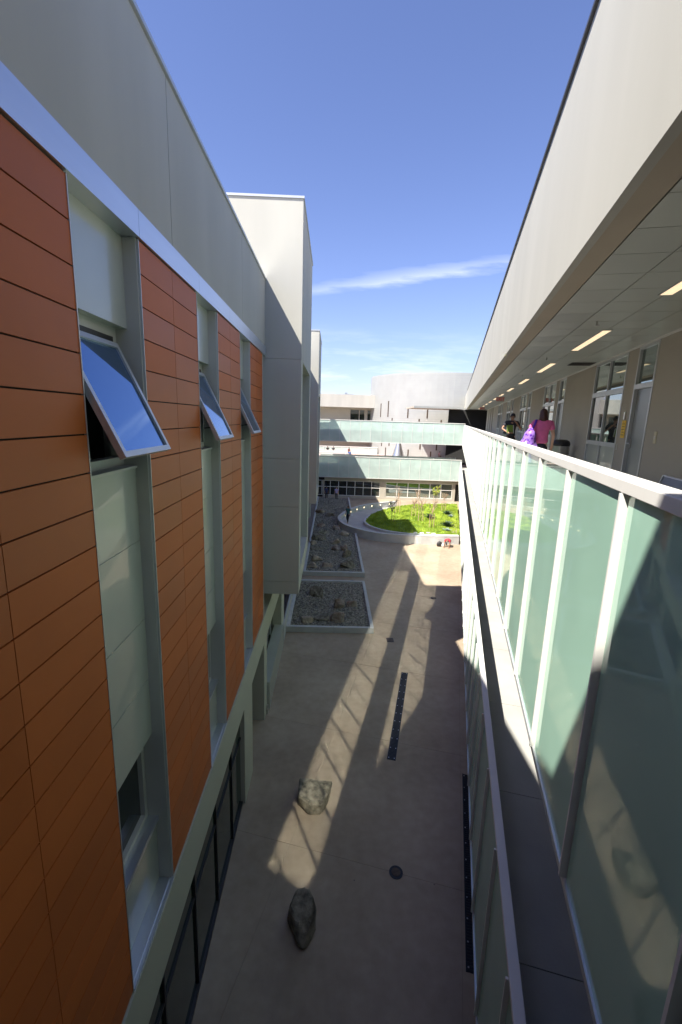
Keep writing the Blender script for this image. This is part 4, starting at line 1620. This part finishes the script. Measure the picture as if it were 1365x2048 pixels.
def person(loc, face, label, J, top, bottom, skin, hair, shoe, hair_len=0, short_sleeve=True, scale=1.0):
    """J: joint positions (metres, facing +Y, feet at z=0)."""
    t = thing('person', loc, label, 'person')
    t.rotation_euler = (0, 0, face)
    xf = Matrix.Scale(scale, 4)
    V_ = lambda k: Vector(J[k])
    lerp = lambda a, b2, s: tuple(V_(a).lerp(V_(b2), s)) if isinstance(a, str) else tuple(Vector(a).lerp(Vector(b2), s))
    hd = (V_('head') - V_('neck')).normalized()
    fwd = Vector(J.get('look', (0, 1, 0))).normalized()
    nd = {'pelvis': (J['pelvis'], (.115, .085)), 'waist': (J['waist'], (.105, .078)), 'chest': (J['chest'], (.145, .10)),
          'neckb': (tuple(V_('neck') - hd * .03), .058), 'neck': (J['neck'], .052),
          'jaw': (tuple(V_('head') - hd * .07 + fwd * .02), (.062, .070)), 'head': (J['head'], (.075, .088)), 'crown': (tuple(V_('head') + hd * .075), (.055, .065))}
    ed = [('pelvis', 'waist'), ('waist', 'chest'), ('chest', 'neckb'), ('neckb', 'neck'), ('neck', 'jaw'), ('jaw', 'head'), ('head', 'crown')]
    for s in 'LR':
        nd['sh' + s] = (J['sh' + s], .058)
        nd['el' + s] = (J['el' + s], .040)
        nd['wr' + s] = (J['wr' + s], .027)
        nd['hip' + s] = (J['hip' + s], .088)
        nd['kn' + s] = (J['kn' + s], .056)
        nd['an' + s] = (J['an' + s], .038)
        ft = V_('an' + s) + Vector(J.get('toe' + s, (0, .17, -.05)))
        nd['to' + s] = (tuple(ft), (.036, .025))
        hdv = Vector(J.get('hand' + s, tuple((V_('wr' + s) - V_('el' + s)).normalized()))).normalized()
        pm = V_('wr' + s) + hdv * .075
        nd['pa' + s] = (tuple(pm), (.036, .018))
        side = hdv.cross(Vector((0, 1, .3))).normalized()
        ed += [('chest', 'sh' + s), ('sh' + s, 'el' + s), ('el' + s, 'wr' + s), ('wr' + s, 'pa' + s),
               ('pelvis', 'hip' + s), ('hip' + s, 'kn' + s), ('kn' + s, 'an' + s), ('an' + s, 'to' + s)]
        for q in range(4):
            fl = [.062, .072, .068, .052][q]
            base = pm + hdv * .02 + side * (.024 - .016 * q)
            mid = base + hdv * fl * .55
            curl = side.cross(hdv).normalized()
            tip = mid + hdv * fl * .35 + curl * .02
            nd['f%s%d' % (s, q)] = (tuple(mid), .0085)
            nd['g%s%d' % (s, q)] = (tuple(tip), .007)
            ed += [('pa' + s, 'f%s%d' % (s, q)), ('f%s%d' % (s, q), 'g%s%d' % (s, q))]
        th_ = V_('wr' + s) + hdv * .035 + side * .045
        nd['t' + s] = (tuple(th_ + hdv * .02), .0095)
        ed.append(('wr' + s, 't' + s))
    skinned('body', nd, ed, skin, t, xf, 'pelvis', 1)
    # shirt
    e = .018
    sn = {'hem': (tuple(V_('pelvis') - (V_('waist') - V_('pelvis')) * .12), (.188, .152)), 'pelvis': (lerp('pelvis', 'waist', .3), (.178, .144)), 'waist': (J['waist'], (.148, .12)), 'chest': (J['chest'], (.175, .135)),
          'col': (tuple(V_('neck') - hd * .035), (.08, .076))}
    se = [('hem', 'pelvis'), ('pelvis', 'waist'), ('waist', 'chest'), ('chest', 'col')]
    for s in 'LR':
        sn['sh' + s] = (J['sh' + s], .086)
        k = .62 if short_sleeve else 1.0
        sn['sl' + s] = (lerp('sh' + s, 'el' + s, k), .066 if short_sleeve else .053)
        se += [('chest', 'sh' + s), ('sh' + s, 'sl' + s)]
        if not short_sleeve:
            sn['cu' + s] = (lerp('el' + s, 'wr' + s, .92), .040)
            se.append(('sl' + s, 'cu' + s))
    skinned('shirt', sn, se, top, t, xf, 'chest', 1)
    tn = {'pelvis': (J['pelvis'], (.17, .135)), 'w': (lerp('pelvis', 'waist', .5), (.158, .125))}
    te = [('pelvis', 'w')]
    for s in 'LR':
        tn['hip' + s] = (J['hip' + s], .112)
        tn['kn' + s] = (J['kn' + s], .074)
        tn['an' + s] = (tuple(V_('an' + s).lerp(V_('kn' + s), .08)), .056)
        te += [('pelvis', 'hip' + s), ('hip' + s, 'kn' + s), ('kn' + s, 'an' + s)]
    skinned('trousers', tn, te, bottom, t, xf, 'pelvis', 1)
    for s in 'LR':
        ft = V_('an' + s) + Vector(J.get('toe' + s, (0, .17, -.05)))
        skinned('shoe', {'a': (tuple(V_('an' + s) - Vector((0, .03, .03))), (.045, .045)), 'b': (tuple(V_('an' + s).lerp(ft, .55) - Vector((0, 0, .02))), (.05, .038)),
                         'c': (tuple(ft), (.042, .03))}, [('a', 'b'), ('b', 'c')], shoe, t, xf, 'a', 1)
    # hair: a cap over the skull, longer at the back and sides when it is long
    bk = -fwd
    H = V_('head')
    sdv = hd.cross(fwd).normalized()
    hm = MB(lambda x, y, z: Vector((x, y, z)))
    RN, SG = 12, 22
    hr = random.Random(7)
    for i in range(RN + 1):
        ph = pi * i / RN
        for q in range(SG):
            a_ = 2 * pi * q / SG
            rx, ry, rz = .088, .102, .115
            hz_ = cos(ph)
            rad = sin(ph)
            front = cos(a_)                      # +1 towards the face
            k = 1.0 + hr.uniform(-.03, .03)
            low = max(0.0, -hz_)
            if hair_len and front < .45:
                zz_ = hz_ * rz if hz_ > 0 else hz_ * (hair_len + .05)
                rad2 = rad if hz_ > 0 else (1.0 + .16 * low) * (1 if low < .8 else max(0, (1 - low) / .2))
            else:
                zz_ = hz_ * rz if hz_ > 0 else hz_ * .055
                rad2 = rad
                if front > .45:
                    zz_ = max(zz_, .035)
            p = H + hd * (.025 + zz_) + sdv * (sin(a_) * rx * rad2 * k) + fwd * (front * ry * rad2 * k * (.93 if front > 0 else 1) - .012)
            hm.v.append(p)
    for i in range(RN):
        for q in range(SG):
            w_ = (q + 1) % SG
            hm.f.append([i * SG + q, i * SG + w_, (i + 1) * SG + w_, (i + 1) * SG + q])
    me = bpy.data.meshes.new('hair')
    me.from_pydata([tuple(v * scale) for v in hm.v], [], hm.f)
    me.materials.append(hair)
    for p in me.polygons:
        p.use_smooth = True
    ho = bpy.data.objects.new('hair', me)
    C.objects.link(ho)
    ho.parent = t
    # nose, eyes, ears
    sd_ = hd.cross(fwd).normalized()
    H = V_('head')
    nn = MB(lambda x, y, z: Vector((x, y, z)))
    P0 = H - hd * .012 + fwd * .078
    nn.v = [P0 + hd * .03, P0 - hd * .02 + sd_ * .016, P0 - hd * .02 - sd_ * .016, P0 - hd * .014 + fwd * .028]
    nn.f = [[0, 1, 3], [0, 3, 2], [1, 2, 3], [0, 2, 1]]
    def mk(mbx, nm, mt_):
        me = bpy.data.meshes.new(nm)
        me.from_pydata([tuple(v * scale) for v in mbx.v], [], mbx.f)
        me.materials.append(mt_)
        ob = bpy.data.objects.new(nm, me)
        C.objects.link(ob)
        ob.parent = t
    mk(nn, 'nose', skin)
    for sg in (-1, 1):
        ey = MB(lambda x, y, z: Vector((x, y, z)))
        q = H + hd * .018 + fwd * .086 + sd_ * .028 * sg
        ey.tube([q - fwd * .012, q], [.012, .010], 8, world=True)
        mk(ey, 'eye', HAIRK)
        er = MB(lambda x, y, z: Vector((x, y, z)))
        q = H + sd_ * .078 * sg
        er.tube([q, q + sd_ * .012 * sg - fwd * .01], [.026, .02], 8, world=True)
        mk(er, 'ear', skin)
    return t


def stand(**kw):
    J = dict(pelvis=(0, 0, .93), waist=(0, -.01, 1.10), chest=(0, 0, 1.32), neck=(0, .0, 1.50), head=(0, .02, 1.62),
             shL=(-.19, 0, 1.40), elL=(-.24, -.03, 1.12), wrL=(-.25, .06, .88), shR=(.19, 0, 1.40), elR=(.24, -.03, 1.12), wrR=(.25, .06, .88),
             hipL=(-.09, 0, .88), knL=(-.10, .03, .48), anL=(-.10, 0, .08), hipR=(.09, 0, .88), knR=(.10, .03, .48), anR=(.10, 0, .08))
    J.update(kw)
    return J


# woman in pink walking away
pw = FR(11.75, 2.0, ZF3)
fa = -TH
wj = stand(knL=(-.09, .12, .48), anL=(-.09, .16, .10), knR=(.09, .02, .47), anR=(.10, -.20, .14), wrL=(-.30, -.05, 1.02), elL=(-.33, -.10, 1.16),
           wrR=(.27, .08, .88), elR=(.26, -.04, 1.12), head=(.0, .03, 1.61))
PINK = flat('pink shirt', (.75, .16, .38))
person(pw, fa, 'woman in a pink T-shirt with brown bobbed hair walking away along the gallery', wj, PINK, flat('dark denim', (.018, .022, .04)), SKIN_L, HAIRB, BLACKP, hair_len=.17)
# purple backpack
bagm, t, b = nodes('shiny purple patterned fabric')
tc = t.nodes.new('ShaderNodeTexCoord')
vo = t.nodes.new('ShaderNodeTexVoronoi'); vo.inputs['Scale'].default_value = 16
t.links.new(tc.outputs['Object'], vo.inputs['Vector'])
rp = t.nodes.new('ShaderNodeValToRGB')
rp.color_ramp.elements[0].position = .3; rp.color_ramp.elements[1].position = .52
rp.color_ramp.elements[0].color = (.08, .01, .30, 1); rp.color_ramp.elements[1].color = (.27, .15, .52, 1)
t.links.new(vo.outputs['Distance'], rp.inputs[0]); t.links.new(rp.outputs[0], b.inputs['Base Color'])
b.inputs['Roughness'].default_value = .35
bt = thing('backpack', pw, 'shiny purple patterned backpack slung on the left shoulder of the woman in pink', 'bag')
bt.rotation_euler = (0, 0, fa)
skinned('bag', {'a': ((-.27, -.15, 1.30), (.05, .05)), 'b': ((-.28, -.20, 1.18), (.13, .10)), 'c': ((-.30, -.21, 1.02), (.18, .13)), 'd': ((-.31, -.19, .88), (.17, .12)), 'e': ((-.30, -.18, .80), (.10, .08))},
        [('a', 'b'), ('b', 'c'), ('c', 'd'), ('d', 'e')], bagm, bt, Matrix.Identity(4), 'c', 1)
skinned('strap', {'a': ((-.16, .09, 1.24), (.025, .012)), 'b': ((-.15, .07, 1.42), (.028, .014)), 'c': ((-.15, -.03, 1.485), (.03, .014)), 'd': ((-.19, -.12, 1.38), (.03, .014)), 'e': ((-.26, -.17, 1.2), (.03, .014))},
        [('a', 'b'), ('b', 'c'), ('c', 'd'), ('d', 'e')], flat('violet strap', (.12, .02, .42)), bt, Matrix.Identity(4), 'c', 1)

# man in black with a folder, hand raised to his mouth, facing the camera
pm_ = FR(17.6, 1.95, ZF3)
mj = stand(elR=(.34, .06, 1.18), wrR=(.14, .22, 1.05), handR=(-.8, .3, .0),
           elL=(-.33, .08, 1.17), wrL=(-.13, .19, 1.38), handL=(.7, -.1, .8), look=(0, 1, -.25), head=(0, .05, 1.61),
           knL=(-.10, .12, .48), anL=(-.10, .16, .09), anR=(.10, -.16, .12))
person(pm_, pi - TH + .1, 'man in a black T-shirt with a hand at his mouth, holding a green folder', mj,
       flat('black shirt', (.016, .017, .024)), flat('black trousers', (.012, .012, .014)), SKIN_D, HAIRK, BLACKP)
bk_ = thing('green_folder', pm_, 'green folder held against the chest of the man in black', 'folder')
bk_.rotation_euler = (0, 0, pi - TH + .1)


def raw(mbx, nm, mt_, par):
    me = bpy.data.meshes.new(nm)
    me.from_pydata([tuple(v) for v in mbx.v], [], mbx.f)
    me.materials.append(mt_)
    ob = bpy.data.objects.new(nm, me)
    C.objects.link(ob)
    ob.parent = par
    return ob


FX = lambda a, b2, c: Vector((a + .10 * (c - 1.15), b2, c))
raw(MB(FX).box(-.02, .20, .215, .23, 1.03, 1.32), 'cover', flat('green cover', (.12, .20, .03)), bk_)
raw(MB(FX).box(-.035, -.022, .212, .24, 1.03, 1.32).box(-.02, .20, .197, .213, 1.035, 1.315), 'page', WHITE, bk_)

# crouching gardener by the ring wall, bending with hands on the ground
cj = dict(pelvis=(0, -.15, .50), waist=(0, .0, .62), chest=(0, .22, .66), neck=(0, .40, .62), head=(0, .50, .55), look=(0, .5, -1),
          shL=(-.19, .30, .62), elL=(-.24, .42, .38), wrL=(-.22, .52, .14), shR=(.19, .30, .62), elR=(.24, .42, .38), wrR=(.22, .52, .14),
          handL=(0, .4, -1), handR=(0, .4, -1),
          hipL=(-.11, -.15, .46), knL=(-.17, .22, .42), anL=(-.14, -.05, .08), hipR=(.11, -.15, .46), knR=(.17, .2, .40), anR=(.14, -.1, .08))
person(F0(10.05, 36.25, -10.3), radians(150), 'person in a red shirt crouching over the paving at the foot of the ring wall', cj,
       flat('red shirt', (.45, .03, .05)), flat('charcoal trousers', (.03, .03, .035)), SKIN_D, HAIRK, WHITE, scale=1.0)
o = thing('tool_bag', F0(9.35, 36.2, -10.3), 'black and white bag on the paving beside the crouching person in red', 'bag')
MB().lathe(9.3, 36.25, [(.2, -10.3), (.24, -10.1), (.17, -9.9), (.06, -9.85)], 12, 1.0, .7).build('sack', BLACKP, o, smooth=True)
MB().lathe(9.62, 36.1, [(.16, -10.3), (.18, -10.15), (.08, -9.98)], 12, 1.0, .7).build('cloth', WHITE, o, smooth=True)

# walker on the ramp
person(F0(1.75, 42.6, -9.98), radians(150), 'person in a teal shirt and dark trousers walking on the curved ramp', stand(knL=(-.1, .14, .48), anL=(-.1, .2, .1), anR=(.1, -.2, .12)),
       flat('teal shirt', (.04, .13, .12)), flat('navy trousers', (.02, .02, .03)), SKIN_D, HAIRB, BLACKP, hair_len=.1)
# two standing by the far left windows
person(F0(-.55, 56.9, -10.3), radians(200), 'person in dark blue standing by the far ground floor windows, left of two', stand(),
       flat('dark blue shirt', (.03, .035, .10)), flat('black jeans', (.02, .02, .03)), SKIN_D, HAIRK, BLACKP)
person(F0(.75, 56.7, -10.3), radians(160), 'person in a pale lilac top standing by the far ground floor windows, right of two', stand(),
       flat('lilac top', (.45, .40, .62)), flat('grey trousers', (.05, .05, .06)), SKIN_L, HAIRK, BLACKP)


def seat(**kw):
    J = dict(pelvis=(0, 0, .55), waist=(0, 0, .72), chest=(0, .03, .93), neck=(0, .06, 1.10), head=(0, .09, 1.21),
             shL=(-.19, .03, 1.01), elL=(-.24, .10, .78), wrL=(-.12, .32, .70), shR=(.19, .03, 1.01), elR=(.24, .10, .78), wrR=(.12, .32, .70),
             hipL=(-.1, .04, .53), knL=(-.12, .42, .52), anL=(-.12, .44, .09), hipR=(.1, .04, .53), knR=(.12, .42, .52), anR=(.12, .44, .09))
    J.update(kw)
    return J


person(F0(2.75, 73.3, -5.86), radians(215), 'person in a red top and blue jeans sitting at the terrace seat wall', seat(),
       flat('dull red top', (.25, .08, .07)), flat('blue jeans', (.04, .08, .25)), SKIN_D, HAIRK, BLACKP)
person(F0(-.7, 75.2, -5.86), radians(180), 'person in dark clothes behind the terrace seat wall, left of two', seat(),
       flat('black top', (.02, .02, .02)), flat('dark jeans', (.02, .02, .04)), SKIN_D, HAIRK, BLACKP)
person(F0(.25, 75.2, -5.86), radians(180), 'person with dark hair behind the terrace seat wall, nearer its right end', seat(),
       flat('dark grey top', (.04, .04, .05)), flat('dark slacks', (.02, .02, .02)), SKIN_D, HAIRK, BLACKP)
person(F0(17.0, 70.6, -5.86), radians(180), 'person in white and red sitting on the terrace before the drum', seat(),
       flat('white and red top', (.6, .35, .35)), flat('brown trousers', (.15, .06, .05)), SKIN_D, HAIRK, BLACKP)
bl = MB().box(2.3, 3.2, 73.2, 73.7, -5.86, -5.42)
tag(bl.build('seat_block', BAYG), 'short concrete seat block at the right end of the terrace seat wall', 'seat')
bl = MB().box(16.7, 17.4, 70.5, 71.0, -5.86, -5.42)
tag(bl.build('seat_block', CURB), 'small concrete seat block on the terrace near the drum', 'seat')
